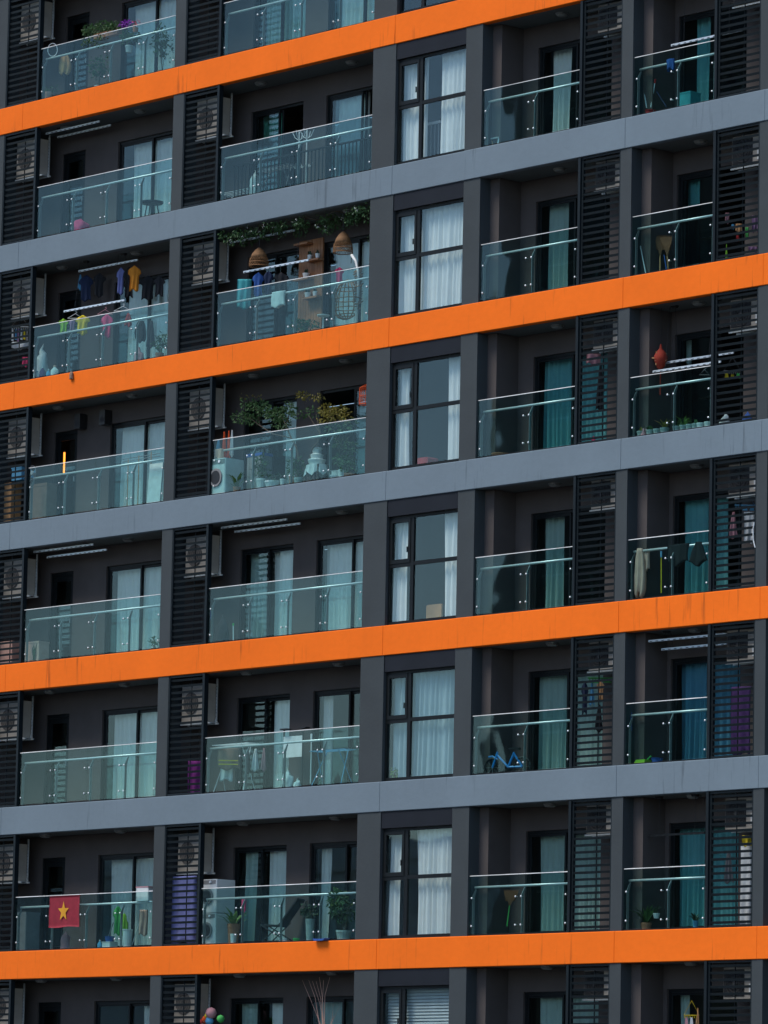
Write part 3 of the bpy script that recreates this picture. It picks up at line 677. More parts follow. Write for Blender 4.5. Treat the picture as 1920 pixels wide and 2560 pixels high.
def leafcloud(m, c, rad, n, L_, rnd, mi=0, droop=0.3):
    for _ in range(n):
        while True:
            p = Vector((rnd.uniform(-1, 1), rnd.uniform(-1, 1), rnd.uniform(-1, 1)))
            if p.length < 1: break
        q = Vector((c[0] + p.x * rad[0], c[1] + p.y * rad[1], c[2] + p.z * rad[2]))
        leaf(m, q, (p.x + rnd.uniform(-.6, .6), p.y + rnd.uniform(-.6, .6), p.z + rnd.uniform(-.6, .6) - droop), L_ * rnd.uniform(.6, 1.3), L_ * .26 * rnd.uniform(.7, 1.3), rnd, mi)
def potted(label, k, x, Y, r, h, pot, kind='bush', fh=.3, leafm=None, n=80, L_=.08, z=None, group=None, name='potted_plant', cat='plant', rad=None):
    rnd = random.Random(int(abs(x) * 977) + k)
    t = thing(name, label, cat, (x, Y, FL(k) + .001 if z is None else z), group)
    MB().lathe([(r * .72, 0), (r * .95, h * .8), (r, h * .82), (r, h), (r * .9, h), (r * .86, h * .86), (0, h * .86)], n=14).build('pot', pot, t, smooth=False)
    if kind is None: return t
    m = MB(); rr = rad or (r * 1.5, r * 1.3)
    if kind == 'bush':
        for _ in range(5):
            a = rnd.uniform(0, 6.3); leafcloud(m, (rr[0] * .45 * math.cos(a), rr[1] * .45 * math.sin(a), h + fh * rnd.uniform(.3, .75)), (rr[0] * .6, rr[1] * .6, fh * .32), n // 5, L_, rnd)
        q = MB()
        for _ in range(4): q.tube([(0, 0, h * .8), (rnd.uniform(-.5, .5) * rr[0], rnd.uniform(-.5, .5) * rr[1], h + fh * .6)], .006, 4)
        q.build('stem', BARK, t)
    elif kind == 'spiky':
        for _ in range(n):
            a = rnd.uniform(0, 6.3); e = rnd.uniform(.5, 1.3); L2 = fh * rnd.uniform(.7, 1.2)
            d = Vector((math.cos(a) * math.cos(e), math.sin(a) * math.cos(e), math.sin(e))); s_ = Vector((-math.sin(a), math.cos(a), 0)) * L2 * .07
            b = Vector((0, 0, h * .85)); mid = b + d * L2 * .6; tip = b + d * L2 + Vector((math.cos(a), math.sin(a), -.5)) * L2 * .25
            m.add([b - s_ * .6, b + s_ * .6, mid + s_, mid - s_, tip], [(0, 1, 2, 3), (3, 2, 4)])
    elif kind == 'snake':
        for _ in range(n):
            a = rnd.uniform(0, 6.3); d = Vector((math.cos(a) * .22, math.sin(a) * .22, 1)).normalized() * fh * rnd.uniform(.6, 1.1); s_ = Vector((math.cos(a + 1.3), math.sin(a + 1.3), 0)) * .022
            b = Vector((rnd.uniform(-.4, .4) * r, rnd.uniform(-.4, .4) * r, h * .85)); m.add([b - s_ * .6, b + s_ * .6, b + d * .6 + s_, b + d * .6 - s_, b + d], [(0, 1, 2, 3), (3, 2, 4)])
    m.build('foliage', leafm or LEAF, t)
    return t
def shelf_pot(label, g, x0, x1, sh, hh=.11, fol=True):
    a, b = g(x0, 700, .82), g(x1, 700, .82); potted(label, 2, (a.x + b.x) / 2, .82, abs(b.x - a.x) * .673 / 2, hh, POTW, 'snake' if fol else None, .12, LEAFD, 10, .05, z=SHELVES[sh][0].z + .021, group='pots on the wood panel shelves')
shelf_pot('small white pot at the left of the upper wooden shelf', R21, 955, 1002, 1); shelf_pot('small white pot at the right of the upper wooden shelf', R21, 1030, 1078, 1)
shelf_pot('wide white pot alone on its wooden shelf', R21, 912, 980, 2); shelf_pot('wide white pot on the lowest wooden shelf', R21, 935, 1000, 3); shelf_pot('narrow white pot on the lowest wooden shelf', R21, 1014, 1060, 3)
# vine garland under the soffit
gv = thing('vine_garland', 'leafy vine garland with white flowers strung under the soffit', 'vine', (-3.4, .4, FZ(1) - BT - .02))
rnd = random.Random(4); m = MB(); mf = MB(); ms = MB(); pts = []
for i in range(60):
    u = i / 59; x = -2.5 + 5.0 * u; pts.append((x, .18 * math.sin(i * .7), -.05 - .04 * math.sin(i * 1.1)))
    d = max(.06, .10 + .16 * u + rnd.uniform(-.08, .22)); y = rnd.uniform(-.3, .45)
    leafcloud(m, (x, y, -d * .5), (.09, .12, d * .55), 26, .075, rnd, droop=.8)
    if rnd.random() < .35:
        for _ in range(2): leafcloud(mf, (x + rnd.uniform(-.08, .08), y - .1, -rnd.uniform(.03, d)), (.02, .02, .02), 3, .04, rnd)
for x, dl in ((-1.9, .35), (-.55, .35), (1.0, .5), (1.9, .4), (2.38, .95)):
    for j in range(10): leafcloud(m, (x + rnd.uniform(-.03, .03), rnd.uniform(-.2, 0), -dl * j / 10), (.04, .05, .05), 6, .06, rnd, droop=.9)
ms.tube(pts, .01, 4); ms.build('stem', BARK, gv); m.build('foliage', LEAF, gv); mf.build('flowers', FLW, gv)
# hanging egg chair
pt = [R21(x, y, .42) for x, y in ((1385, 530), (1425, 590), (1448, 680), (1450, 850), (1440, 1000), (1425, 1185))]
ch = thing('egg_chair', 'woven rattan egg chair hanging from a white curved pole', 'chair', (pt[-1].x, .42, FL(2)))
ox, oz = pt[-1].x, FL(2)
MB().tube([(p.x - ox, 0, p.z - oz) for p in pt[:-1]] + [(0, 0, .03)], .032, 8).build('pole', WHITE, ch, smooth=True)
m = MB(); m.lathe([(.30, .0), (.30, .03), (.05, .035), (.04, .06)], n=18); m.build('base', WHITE, ch)
q = MB(); sx = R21(1340, 1100, .42).x - ox; bz = .28
for i in range(9):
    a = math.pi * i / 8
    q.tube([(sx + .36 * math.cos(a) * math.sin(u * math.pi / 9), -.26 * math.sin(a) * math.sin(u * math.pi / 9), bz + .22 - .24 * math.cos(u * math.pi / 9) * (1 if u < 5 else 2.6)) for u in range(0, 10)], .014, 5)
for zz, rr in ((.10, .22), (.24, .34), (.44, .37), (.66, .30)):
    q.tube([(sx + rr * math.cos(u * math.pi / 8), -rr * .72 * math.sin(u * math.pi / 8), bz - .02 + zz) for u in range(17)], .012, 5)
for i in range(14):
    z = bz + .25 + i * .055; x = sx + .34 - .05 * abs(math.sin(i * .9)); q.tube([(x, -.1, z), (x + .06, .06, z + .06), (x, .16, z + .12), (x - .04, .0, z + .06), (x, -.1, z)], .011, 4)
q.build('basket', RATTAN, ch)
MB().tube([(pt[0].x - ox, 0, pt[0].z - oz), (sx + .1, 0, bz + 1.2)], .008, 4).build('chain', BLACK, ch)
tag(cloth('cushion', 'pink shirt hanging behind the egg chair', 'laundry', R21, 1222, 650, 1312, 795, .75, 'pink', 'shirt'))
potted('leafy fern on the floor before the wood panel', 2, R21(925, 1230, .55).x, .55, .13, .16, POTT, 'bush', .3, LEAF, 220, .09, rad=(.36, .26))
a = R21(1112, 1140, .35); t = thing('side_table', 'small round white side table beside the egg chair', 'table', (a.x, .35, FL(2)))
MB().lathe([(.13, .40), (.14, .41), (.14, .43), (0, .43)], n=18).build('table_top', WHITE, t); MB().tube([(0, 0, 0), (0, 0, .4)], .018, 6).build('leg', WHITE, t); MB().lathe([(.1, 0), (.1, .015), (.02, .02)], n=14).build('base', WHITE, t)
# --- floor clutter helpers
def bottle(label, k, g, x0, x1, Y, h, body, cap='white', group=None):
    a, b = g(x0, 600, Y), g(x1, 600, Y); r = abs(b.x - a.x) * .673 / 2
    t = thing('bottle', label, 'bottle', ((a.x + b.x) / 2, Y, FL(k) + .001), group)
    MB().lathe([(r * .92, 0), (r, h * .05), (r, h * .62), (r * .4, h * .82), (r * .3, h * .86), (r * .3, h * .9)], n=12).build('body', cc(body), t, smooth=True)
    MB().lathe([(r * .36, h * .89), (r * .36, h), (0, h)], n=10).build('cap', cc(cap), t)
    if h > .25: MB().tube([(r * .5, 0, h * .72), (r * 1.15, 0, h * .62), (r * 1.1, 0, h * .38), (r * .8, 0, h * .33)], r * .14, 6).build('handle', cc(body), t)
BG = 'bottles behind the glass of the laundry balcony'
bottle('white detergent bottle with a blue cap', 2, R20, 285, 328, .25, .26, 'white', 'sky', BG); bottle('purple and white detergent bottle', 2, R20, 328, 388, .22, .33, 'purple', 'white', BG)
bottle('blue bottle between the detergent and the white jug', 2, R20, 395, 437, .25, .26, 'sky', 'white', BG); bottle('large white jug beside the blue bottle', 2, R20, 440, 515, .25, .32, 'white', 'beige', BG)
def lump(name, label, cat, k, g, x0, y0, x1, y1, Y, col, seed=0, mats=None, floor=True, z=None, knot=False, squash=.75):
    cx, wx, z0, z1 = span(g, x0, y0, x1, y1, Y); w = wx * .673 / 2; zb = (FL(k) + .001) if floor else z0
    h = max(.05, z1 - zb); rnd = random.Random(seed + 3); vs = []; nn, mm = 14, 9
    for i in range(mm + 1):
        t = i / mm; pr = max(.12, 1 - abs((t - .35) / .66) ** 2.6) ** .5 if t < 1 else .1
        if knot and t > .8: pr = .2 if t < .95 else .34
        for j in range(nn):
            a = 2 * math.pi * j / nn; q = 1 + .22 * math.sin(2 * a + seed + 3 * t) + .16 * math.sin(5 * a - 6 * t + seed) + rnd.uniform(-.09, .09)
            vs.append((w * pr * q * math.cos(a), w * squash * pr * q * math.sin(a), h * t * (1 + (.14 * math.sin(a + seed) * t if floor else 0))))
    fs = [(i * nn + j, i * nn + (j + 1) % nn, (i + 1) * nn + (j + 1) % nn, (i + 1) * nn + j) for i in range(mm) for j in range(nn)] + [tuple(range(nn - 1, -1, -1)), tuple(mm * nn + j for j in range(nn))]
    m = MB(); m.add(vs, fs); return tag(m.build(name, cc(col), None, (cx, Y, zb), smooth=True), label, cat)
lump('plastic_bag', 'big pale teal laundry bag behind the detergent bottles', 'bag', 2, R20, 250, 915, 405, 1180, .45, 'white', 1, knot=True)
lump('plastic_bag', 'crumpled white plastic bag by the glass, laundry balcony', 'bag', 2, R20, 1250, 915, 1340, 1040, .3, 'rose', 5, knot=True)
potted('green houseplant behind the glass next to the backpack', 2, R20(1500, 850, .5).x, .5, .1, .25, POTT, 'bush', .5, LEAF, 120, .09, rad=(.22, .2))
lump('rag', 'brown rag caught on the orange band edge', 'rag', 2, R20, 600, 1140, 650, 1215, -.03, 'brown', 9, floor=False, squash=.5)
def box_thing(name, label, cat, k, g, x0, x1, Y, w_d, h, col, z=None, lid=None):
    a, b = g(x0, 600, Y), g(x1, 600, Y); w = abs(b.x - a.x)
    t = thing(name, label, cat, ((a.x + b.x) / 2, Y, FL(k) + .001 if z is None else z))
    m = MB(); m.prism([(-w / 2 + .012, -w_d / 2), (w / 2 - .012, -w_d / 2), (w / 2, -w_d / 2 + .012), (w / 2, w_d / 2), (-w / 2, w_d / 2), (-w / 2, -w_d / 2 + .012)], 'z', 0, h * .93); m.build('body', cc(col), t)
    m = MB(); m.box(-w / 2 - .008, w / 2 + .008, -w_d / 2 - .008, w_d / 2 + .008, h * .93, h); m.build('lid', cc(lid or col), t); return t
def stick(name, label, cat, g, a, b, Y, r, col, head=None, hc='tan', hl=.32, hw=.16, group=None):
    """long handled tool from foot a to head b in photo pixels"""
    p, q = g(a[0], a[1], Y), g(b[0], b[1], Y + .06); t = thing(name, label, cat, p, group); d = q - p
    MB().tube([(0, 0, 0), d], r, 6).build('handle', cc(col), t)
    if head == 'fan':
        u = d.normalized(); s_ = Vector((.67, .74, 0)); m = MB(); o = d - u * .05
        pr = [(.0, .015), (.25, hw * .3), (.6, hw * .72), (.9, hw), (1, hw * .9)]
        vs = []
        for tt, w in pr:
            for sg in (-1, 1):
                vs += [o + u * hl * tt + s_ * w * sg + Vector((.02, -.02, 0)), o + u * hl * tt + s_ * w * sg - Vector((.02, -.02, 0))]
        fs = []
        for i in range(len(pr) - 1):
            k0 = i * 4; fs += [(k0, k0 + 2, k0 + 6, k0 + 4), (k0 + 1, k0 + 5, k0 + 7, k0 + 3), (k0, k0 + 4, k0 + 5, k0 + 1), (k0 + 2, k0 + 3, k0 + 7, k0 + 6)]
        fs.append((len(vs) - 4, len(vs) - 2, len(vs) - 1, len(vs) - 3)); m.add(vs, fs)
        for i in range(14):
            f = -1 + 2 * i / 13; m.tube([o + u * hl * .3 + s_ * hw * f * .6, o + u * hl * 1.08 + s_ * hw * f * 1.02], .006, 4)
        m.build('broom_head', cc(hc), t)
    elif head == 'grip': MB().tube([d * .86, d * 1.01], r * 1.6, 6).build('grip', cc(hc), t)
    return t
def bucket(label, k, g, x0, x1, Y, h, col, group=None, z=None):
    a, b = g(x0, 600, Y), g(x1, 600, Y); r = abs(b.x - a.x) * .673 / 2
    t = thing('bucket', label, 'bucket', ((a.x + b.x) / 2, Y, FL(k) + .001 if z is None else z), group)
    MB().lathe([(r * .75, 0), (r * .96, h * .94), (r * 1.04, h * .95), (r * 1.04, h), (r * .94, h), (r * .7, h * .08), (0, h * .08)], n=16).build('body', cc(col), t)
    MB().tube([(r * math.cos(u * math.pi / 8), -.02, h * .95 - r * .6 * math.sin(u * math.pi / 8)) for u in range(9)], .006, 5).build('handle', STEELD, t)
# --- storey 0 star flag bay: plants and flowers
t = thing('hanging_planter', 'trailing plant with purple flowers hung on the glass top', 'plant', tuple(R01(840, 320, .30)))
rnd = random.Random(12); m = MB()
for x, y, r_ in ((700, 310, .14), (780, 290, .16), (850, 270, .16), (930, 265, .14), (980, 270, .10)):
    p = R01(x, y, .30) - t.location; leafcloud(m, p, (r_ * 1.3, .16, r_ * .75), 130, .075, rnd, droop=.5)
for x, y in ((650, 420), (700, 400), (780, 420), (800, 370)): leafcloud(m, R01(x, y, -.02) - t.location, (.08, .05, .13), 22, .06, rnd, droop=1)
m.build('foliage', LEAF, t); m = MB()
for x, y in ((1030, 255), (1075, 225), (1105, 235), (1050, 240)): leafcloud(m, R01(x, y, .30) - t.location, (.07, .06, .05), 30, .06, rnd)
m.build('flowers', FLP, t); MB().box(-.3, .55, -.03, .12, -.14, -.02).build('trough', POTT, t)
for lab, x, y, pot, z, n, fh in (('white hanging pot of feathery leaves below purple flowers', 1100, 530, POTW, True, 200, .35), ('striped white planter with a tall leafy plant', 800, 860, POTW, False, 200, .75), ('beige planter in the corner below the round mirror', 285, 960, cc('beige'), False, 40, .16), ('leafy plant against the pillar, purple flower floor', 1440, 700, POTT, False, 220, 1.15)):
    p = R01(x, y, .4); potted(lab, 0, p.x, .4, .11 if not z else .09, .16 if 'beige' not in lab else .3, pot, 'bush', fh, LEAF, n, .09, z=p.z if z else None, rad=(.26, .22))
p = R01(330, 505, .3); t = thing('round_mirror', 'round white rimmed mirror hanging above the rail', 'mirror', p)
MB().tube([(.075 * math.cos(u * math.pi / 10), .083 * math.cos(u * math.pi / 10), .155 * math.sin(u * math.pi / 10)) for u in range(21)], .012, 5).build('rim', WHITE, t); MB().tube([(0, 0, .16), (0, .03, 1.0)], .004, 4).build('cord', BLACK, t)
cloth('towel', 'orange cloth hanging behind the glass, purple flower floor', 'laundry', R01, 395, 555, 515, 748, .35, 'tan', 'bag')
p = R01(1170, 215, .3); potted('pot of small pink flowers beside the purple ones', 0, p.x, .3, .07, .1, POTT, 'bush', .22, FLR, 26, .05, z=p.z - .25)
# --- storey 1
p = T1(657, 880, .5); t = thing('stool', 'round dark stool before the wide sliding door', 'stool', (p.x, .5, FL(1))); MB().lathe([(.24, .44), (.26, .46), (.26, .49), (0, .49)], n=18).build('seat', BLACK, t)
for i in range(4): MB().tube([(.2 * math.cos(i * 1.57 + .5), .2 * math.sin(i * 1.57 + .5), 0), (.12 * math.cos(i * 1.57 + .5), .12 * math.sin(i * 1.57 + .5), .45)], .014, 6).build('leg', BLACK, t)
lump('bag', 'red and pink toy bag on the floor, coat stand floor', 'bag', 1, T1, 312, 955, 392, 1005, .5, 'pink', 3)
# inner iron railing of the coat stand balcony
t = thing('iron_railing', 'dark iron railing of upright bars inside the coat stand balcony', 'railing', (-3.3, .42, FL(1)))
for z in (.86, .06): MB().box(-2.42, 2.42, -.018, .018, z, z + .035).build('rail', DARKM, t)
for i in range(40): MB().box(-2.4 + i * .1225, -2.38 + i * .1225, -.01, .01, .095, .86).build('bar', DARKM, t)
for x, y, lab in ((870, 1020, 'white coat stand next to the green curtain door'), (945, 1000, 'white coat stand nearer the pillar')):
    p = R12(x, y, .62); t = thing('coat_stand', lab, 'coat stand', (p.x, .62, FL(1)), 'white coat stands'); MB().tube([(0, 0, .05), (0, 0, 1.42)], .016, 6).build('pole', WHITE, t)
    MB().lathe([(.17, 0), (.17, .02), (.03, .05)], n=16).build('base', WHITE, t)
    for i in range(4):
        c_, s_ = math.cos(i * 1.57 + .4), math.sin(i * 1.57 + .4)
        MB().tube([(0, 0, 1.22), (.1 * c_, .1 * s_, 1.28), (.17 * c_, .17 * s_, 1.42)], .009, 5).build('hook', WHITE, t); MB().tube([(0, 0, .62), (.1 * c_, .1 * s_, .6), (.14 * c_, .14 * s_, .68)], .008, 5).build('hook', WHITE, t)
def airer(label, k, xa, xb, Y, h, col='white', cols=()):
    t = thing('clothes_airer', label, 'drying rack', ((xa + xb) / 2, Y, FL(k))); w = xb - xa
    for y in (-.16, -.05, .05, .16): MB().tube([(-w / 2, y, h), (w / 2, y, h)], .008, 5).build('rung', cc(col), t)
    for x in (-w / 2, w / 2):
        MB().tube([(x, -.16, h), (x, .16, h)], .01, 5).build('end_bar', cc(col), t)
        MB().tube([(x * .85, -.2, 0), (x * .6, .14, h)], .011, 6).build('leg', cc(col), t); MB().tube([(x * .85, .2, 0), (x * .6, -.14, h)], .011, 6).build('leg', cc(col), t)
    return t
airer('low white clothes airer behind the iron railing', 1, R12(165, 1030, .65).x, R12(440, 1030, .65).x, .65, .34); airer('wire folding airer in front of the open doorway', 1, R12(500, 800, .68).x, R12(820, 800, .68).x, .68, .72, 'grey')
lump('laundry_bag', 'white bundle of laundry by the low airer', 'bag', 1, R12, 385, 910, 515, 1060, .55, 'white', 8)
p = T2(487, 610, .45); t = thing('step_ladder', 'folding aluminium step ladder leaning inside the glass', 'ladder', (p.x, .5, FL(1)))
for x in (-.17, .17): MB().tube([(x * 1.2, -.22, 0), (x * .7, .02, 1.25)], .016, 6).build('rail', STEEL, t); MB().tube([(x * 1.2, .26, 0), (x * .7, .04, 1.25)], .013, 6).build('rear_leg', STEEL, t)
for i in range(4): MB().box(-.19 + .02 * i, .19 - .02 * i, -.21 + .055 * i, -.12 + .05 * i, .25 + i * .26, .275 + i * .26).build('tread', STEEL, t)
stick('broom', 'orange broom behind the pillar edge by the ladder', 'broom', T2, (470, 625), (462, 590), .3, .012, 'tan', 'fan', 'tan', .22, .07)
GM = 'mops and brooms by the red bucket'
stick('mop', 'blue and white mop handle in the red bucket', 'mop', R14, (335, 915), (290, 620), .3, .012, 'white', 'grip', 'blue', group=GM); stick('mop', 'white mop handle with a red grip', 'mop', R14, (380, 910), (430, 605), .32, .013, 'white', 'grip', 'red', group=GM)
stick('mop', 'dark blue flat mop leaning right of the red bucket', 'mop', R14, (550, 905), (345, 580), .4, .012, 'navy', 'grip', 'green', group=GM); stick('broom', 'orange broom beside the red bucket', 'broom', R14, (250, 905), (232, 750), .25, .012, 'tan', 'fan', 'tan', .3, .07, group=GM)
bucket('red mop bucket, coat stand floor', 1, R14, 318, 445, .3, .17, 'red'); box_thing('storage_box', 'teal plastic storage box behind the glass', 'box', 1, R14, 735, 870, .5, .3, .42, 'teal')
cloth('towel', 'blue cloth over the handrail above the mops', 'towel', R14, 556, 385, 640, 498, .19, 'blue', 'towel', ang=0.0, thick=.05)
# --- storey 2, row of pots bay
GB = 'upturned brooms on the rattan lamp floor'
stick('broom', 'straw broom standing head up beside the curtain', 'broom', R24, (480, 1120), (482, 930), .45, .013, 'tan', 'fan', 'straw', .42, .12, group=GB); stick('broom', 'second straw broom head up next to a blue handle', 'broom', R24, (570, 1100), (558, 930), .5, .013, 'tan', 'fan', 'straw', .42, .12, group=GB)
stick('pole', 'thin white pole leaning at the glass beside the brooms', 'pole', R24, (325, 1150), (265, 850), .25, .011, 'white'); stick('mop', 'short blue mop handle between the brooms', 'mop', R24, (550, 1105), (525, 950), .4, .011, 'blue')
bottle('green bottle on the shelf behind the louvers', 2, R24, 1198, 1222, .4, .45, 'lime', 'lime')
GS = 'cloths behind the louvers on the rattan lamp floor'
for x0, y0, x1, y1, c, lab in ((1190, 490, 1240, 600, 'rose', 'small pink cloth high behind the louvers'), (1300, 610, 1380, 700, 'tan', 'small tan cloth behind the louvers'), (1260, 615, 1290, 660, 'sky', 'small sky blue cloth behind the louvers'), (1480, 520, 1550, 690, 'mauve', 'mauve cloth behind the louvers beside the pillar'), (1440, 860, 1550, 910, 'mauve', 'purple bundle low behind the louvers'), (1410, 650, 1450, 770, 'green', 'green cloth behind the louvers'), (1310, 740, 1345, 790, 'red', 'dark red cloth behind the louvers')):
    cloth('cloth', lab, 'laundry', R24, x0, y0, x1, y1, .32, c, 'towel', group=GS)
# --- storey 3
p = R31(605, 400, 1.45); t = thing('floor_lamp', 'glowing warm tube lamp behind the narrow balcony door', 'lamp', (p.x, 1.45, FL(3)))
em, n_, o_ = newmat('warm_glow'); e = n_.nodes.new('ShaderNodeEmission'); e.inputs[0].default_value = (1, .27, .035, 1); e.inputs[1].default_value = 1.5; link(n_, e.outputs[0], o_.inputs[0])
z0, z1 = R31(605, 500, 1.45).z - FL(3), R31(605, 305, 1.45).z - FL(3)
MB().tube([(0, 0, z0), (0, 0, z1)], .022, 8).build('glowing_tube', em, t); MB().tube([(0, .03, 0), (0, .03, z1 + .05)], .012, 6).build('stand', BLACK, t); MB().lathe([(.12, 0), (.12, .02), (.02, .03)], n=14).build('base', BLACK, t)
for i, (x0, x1, y) in enumerate(((722, 790, 90), (950, 1030, 55))):
    a, b = R31(x0, y, .82), R31(x1, y, .82); t = thing('wall_speaker', ['black loudspeaker on the wall above the narrow door', 'black loudspeaker on the wall above the wide door'][i], 'speaker', ((a.x + b.x) / 2, .82, a.z), 'loudspeakers on the balcony wall')
    MB().prism([(-.10, -.10), (.10, -.10), (.11, .09), (-.11, .09)], 'z', 0, .34).build('cabinet', BLACK, t); MB().lathe([(.07, -.004), (.07, 0.0)], (0, -.101, .12), 14, axis='y').build('cone', cc('charcoal'), t); MB().box(-.03, .03, .09, .127, .12, .2).build('bracket', STEELD, t)
p = R31(1445, 770, .3); t = thing('white_board', 'tall white board leaning against the glass by the pillar', 'board', (p.x, .3, FL(3))); m = MB(); m.prism([(-.02, 0), (.02, 0), (.09, 1.0), (.05, 1.0)], 'x', -.22, .24); m.build('panel', cc('white'), t); m = MB(); m.box(-.23, .25, -.024, .024, -.001, .012); m.build('edge', cc('grey'), t)
t = thing('plant_rack', 'thin bamboo frame of poles before the white curtain', 'rack', (R31(1250, 700, .42).x, .42, FL(3)))
for x, hh in ((1200, 1.2), (1300, 1.25), (1415, 1.3)): MB().tube([(R31(x, 700, .42).x - t.location.x, 0, 0), (R31(x, 700, .42).x - t.location.x, 0, hh)], .012, 5).build('pole', cc('tan'), t)
for hh in (1.16, 1.22): MB().tube([(-.4, 0, hh), (.95, 0, hh + .01)], .009, 5).build('crossbar', cc('grey'), t)
p = R31(315, 500, .5); t = thing('fan_head', 'round grey fan on a stand by the louvers', 'fan', (p.x, .5, FL(3))); hz = p.z - FL(3); MB().tube([(.16 * math.cos(u * math.pi / 9), -.05, hz + .16 * math.sin(u * math.pi / 9)) for u in range(19)], .016, 5).build('guard', cc('grey'), t); MB().lathe([(.05, -.06), (.05, .05)], (0, 0, hz), 12, axis='y').build('motor', cc('white'), t); MB().tube([(0, .02, 0), (0, .02, hz)], .014, 6).build('pole', cc('grey'), t); MB().lathe([(.15, 0), (.14, .03), (.02, .04)], n=16).build('base', cc('grey'), t)
for i in range(3): MB().add([(0, -.02, hz), (.12 * math.cos(i * 2.09), -.03, hz + .12 * math.sin(i * 2.09)), (.12 * math.cos(i * 2.09 + .8), -.01, hz + .12 * math.sin(i * 2.09 + .8))], [(0, 1, 2)]).build('blade', cc('sky'), t)
box_thing('cardboard_box', 'tall cardboard box behind the glass by the louvers', 'box', 3, R31, 300, 490, .6, .3, .95, 'brown'); box_thing('cardboard_box', 'stack of pale cardboard behind the louvers, potted shrub floor', 'box', 3, R31, 0, 155, .5, .3, 1.05, 'tan')
box_thing('water_bottle_crate', 'blue water container behind the louvers above the boxes', 'box', 3, R31, 140, 235, .34, .22, .3, 'sky', z=FL(3) + 1.06)
# shrub balcony
p = R32(1080, 740, .5); t = thing('potted_tree', 'small crooked tree spreading over the glass rail', 'tree', (p.x, .5, FL(3)))
def rel(x, y, Y=.5): return R32(x, y, Y) - t.location
m = MB(); m.tube([(0, 0, .05), rel(1060, 730), rel(1085, 660), rel(1140, 600), rel(1160, 520), rel(1120, 330)], .03, 7, r1=.01)
m.tube([rel(960, 800), rel(930, 650), rel(880, 560), rel(830, 440), rel(770, 320)], .028, 7, r1=.008); m.tube([rel(880, 560), rel(700, 520), rel(580, 440), rel(500, 380), rel(400, 350)], .016, 6, r1=.006); m.tube([rel(830, 440), rel(860, 330), rel(880, 240)], .012, 5, r1=.005)
m.tube([rel(580, 440), rel(560, 320), rel(500, 200)], .01, 5, r1=.004); m.tube([rel(1160, 520), rel(1040, 330), rel(1000, 180), rel(1150, 165)], .012, 5, r1=.004); m.tube([rel(700, 160), rel(715, 115)], .006, 4); m.build('trunk', BARK, t)
rnd = random.Random(21); m = MB()
for x, y, rx, rz, n in ((400, 360, .26, .12, 110), (500, 380, .22, .10, 70), (560, 250, .28, .14, 150), (460, 230, .2, .12, 60), (640, 290, .24, .14, 120), (720, 330, .2, .16, 110), (800, 330, .22, .16, 120), (780, 420, .2, .12, 80), (860, 260, .14, .12, 50), (960, 330, .18, .10, 40), (1080, 310, .22, .09, 60)): leafcloud(m, rel(x, y, .45), (rx, .2, rz), n, .075, rnd)
for x, y, rx, rz, n in ((1000, 150, .2, .07, 60), (1130, 165, .16, .05, 30), (430, 155, .08, .04, 8), (550, 160, .07, .03, 8)): leafcloud(m, rel(x, y, .45), (rx, .15, rz), n, .08, rnd, 1)
m.build('crown', [LEAF, LEAFY], t)
p = R32(1320, 900, .45); t = thing('potted_shrub', 'bushy shrub with golden leaves by the open doorway', 'shrub', (p.x, .45, FL(3)))
m = MB(); rnd = random.Random(5); q = MB()
for x, y in ((1250, 330), (1330, 320), (1420, 380), (1300, 500), (1420, 560), (1350, 650), (1470, 500)): q.tube([(0, 0, .25), rel(1340, 700, .45), rel(x, y, .45)], .012, 5, r1=.005)
for x, y, n, mi in ((1230, 290, 90, 1), (1280, 330, 110, 1), (1350, 300, 70, 1), (1200, 360, 50, 1), (1400, 350, 60, 1), (1290, 480, 70, 0), (1400, 470, 60, 0), (1450, 420, 40, 0), (1350, 600, 70, 0), (1450, 650, 90, 0), (1420, 780, 100, 0), (1350, 760, 40, 0)): leafcloud(m, rel(x, y, .42), (.16, .18, .12), n, .075, rnd, mi)
q.build('trunk', BARK, t); m.build('crown', [LEAF, LEAFY], t); MB().lathe([(.12, 0), (.16, .25), (.17, .27), (.15, .27), (0, .24)], n=14).build('pot', POTW, t)
GP = 'pots along the glass of the potted shrub balcony'
for lab, x, Y, r, h, pot, kind, fh, lm, n in (
    ('tall white pot nearest the washing machine with a leafy plant', 597, .32, .14, .30, POTW, 'bush', .55, LEAF, 200), ('wide low white pot beside the tall white pot', 707, .25, .19, .2, POTW, 'bush', .2, LEAFD, 40), ('small white pitcher pot beside the wide low pot', 798, .25, .06, .22, POTW, None, 0, None, 0),
    ('slim brown pot below the tree trunk', 890, .45, .07, .28, POTT, 'bush', .4, LEAF, 90), ('grey pot with leafy stems below the tree', 952, .5, .11, .25, POTC, 'bush', .45, LEAF, 140), ('low white pot under the golden shrub', 1297, .25, .12, .14, POTW, None, 0, None, 0),
    ('tapered white pot beside the low white pot', 1375, .28, .11, .24, POTW, 'bush', .3, LEAF, 90), ('wide brown bowl pot next to the pillar', 1448, .3, .14, .14, POTT, 'bush', .25, LEAF, 90), ('terracotta pot with a spiky plant before the washing machine', 358, .2, .09, .17, POTT, 'spiky', .5, LEAF, 14)):
    potted(lab, 3, R32(x, 950, Y).x, Y, r, h, pot, kind, fh, lm, n, .09, group=GP)
p = R32(1085, 850, .5); t = thing('draped_table', 'small table under a fringed white cloth', 'table', (p.x, .62, FL(3))); m = MB(); n = 24
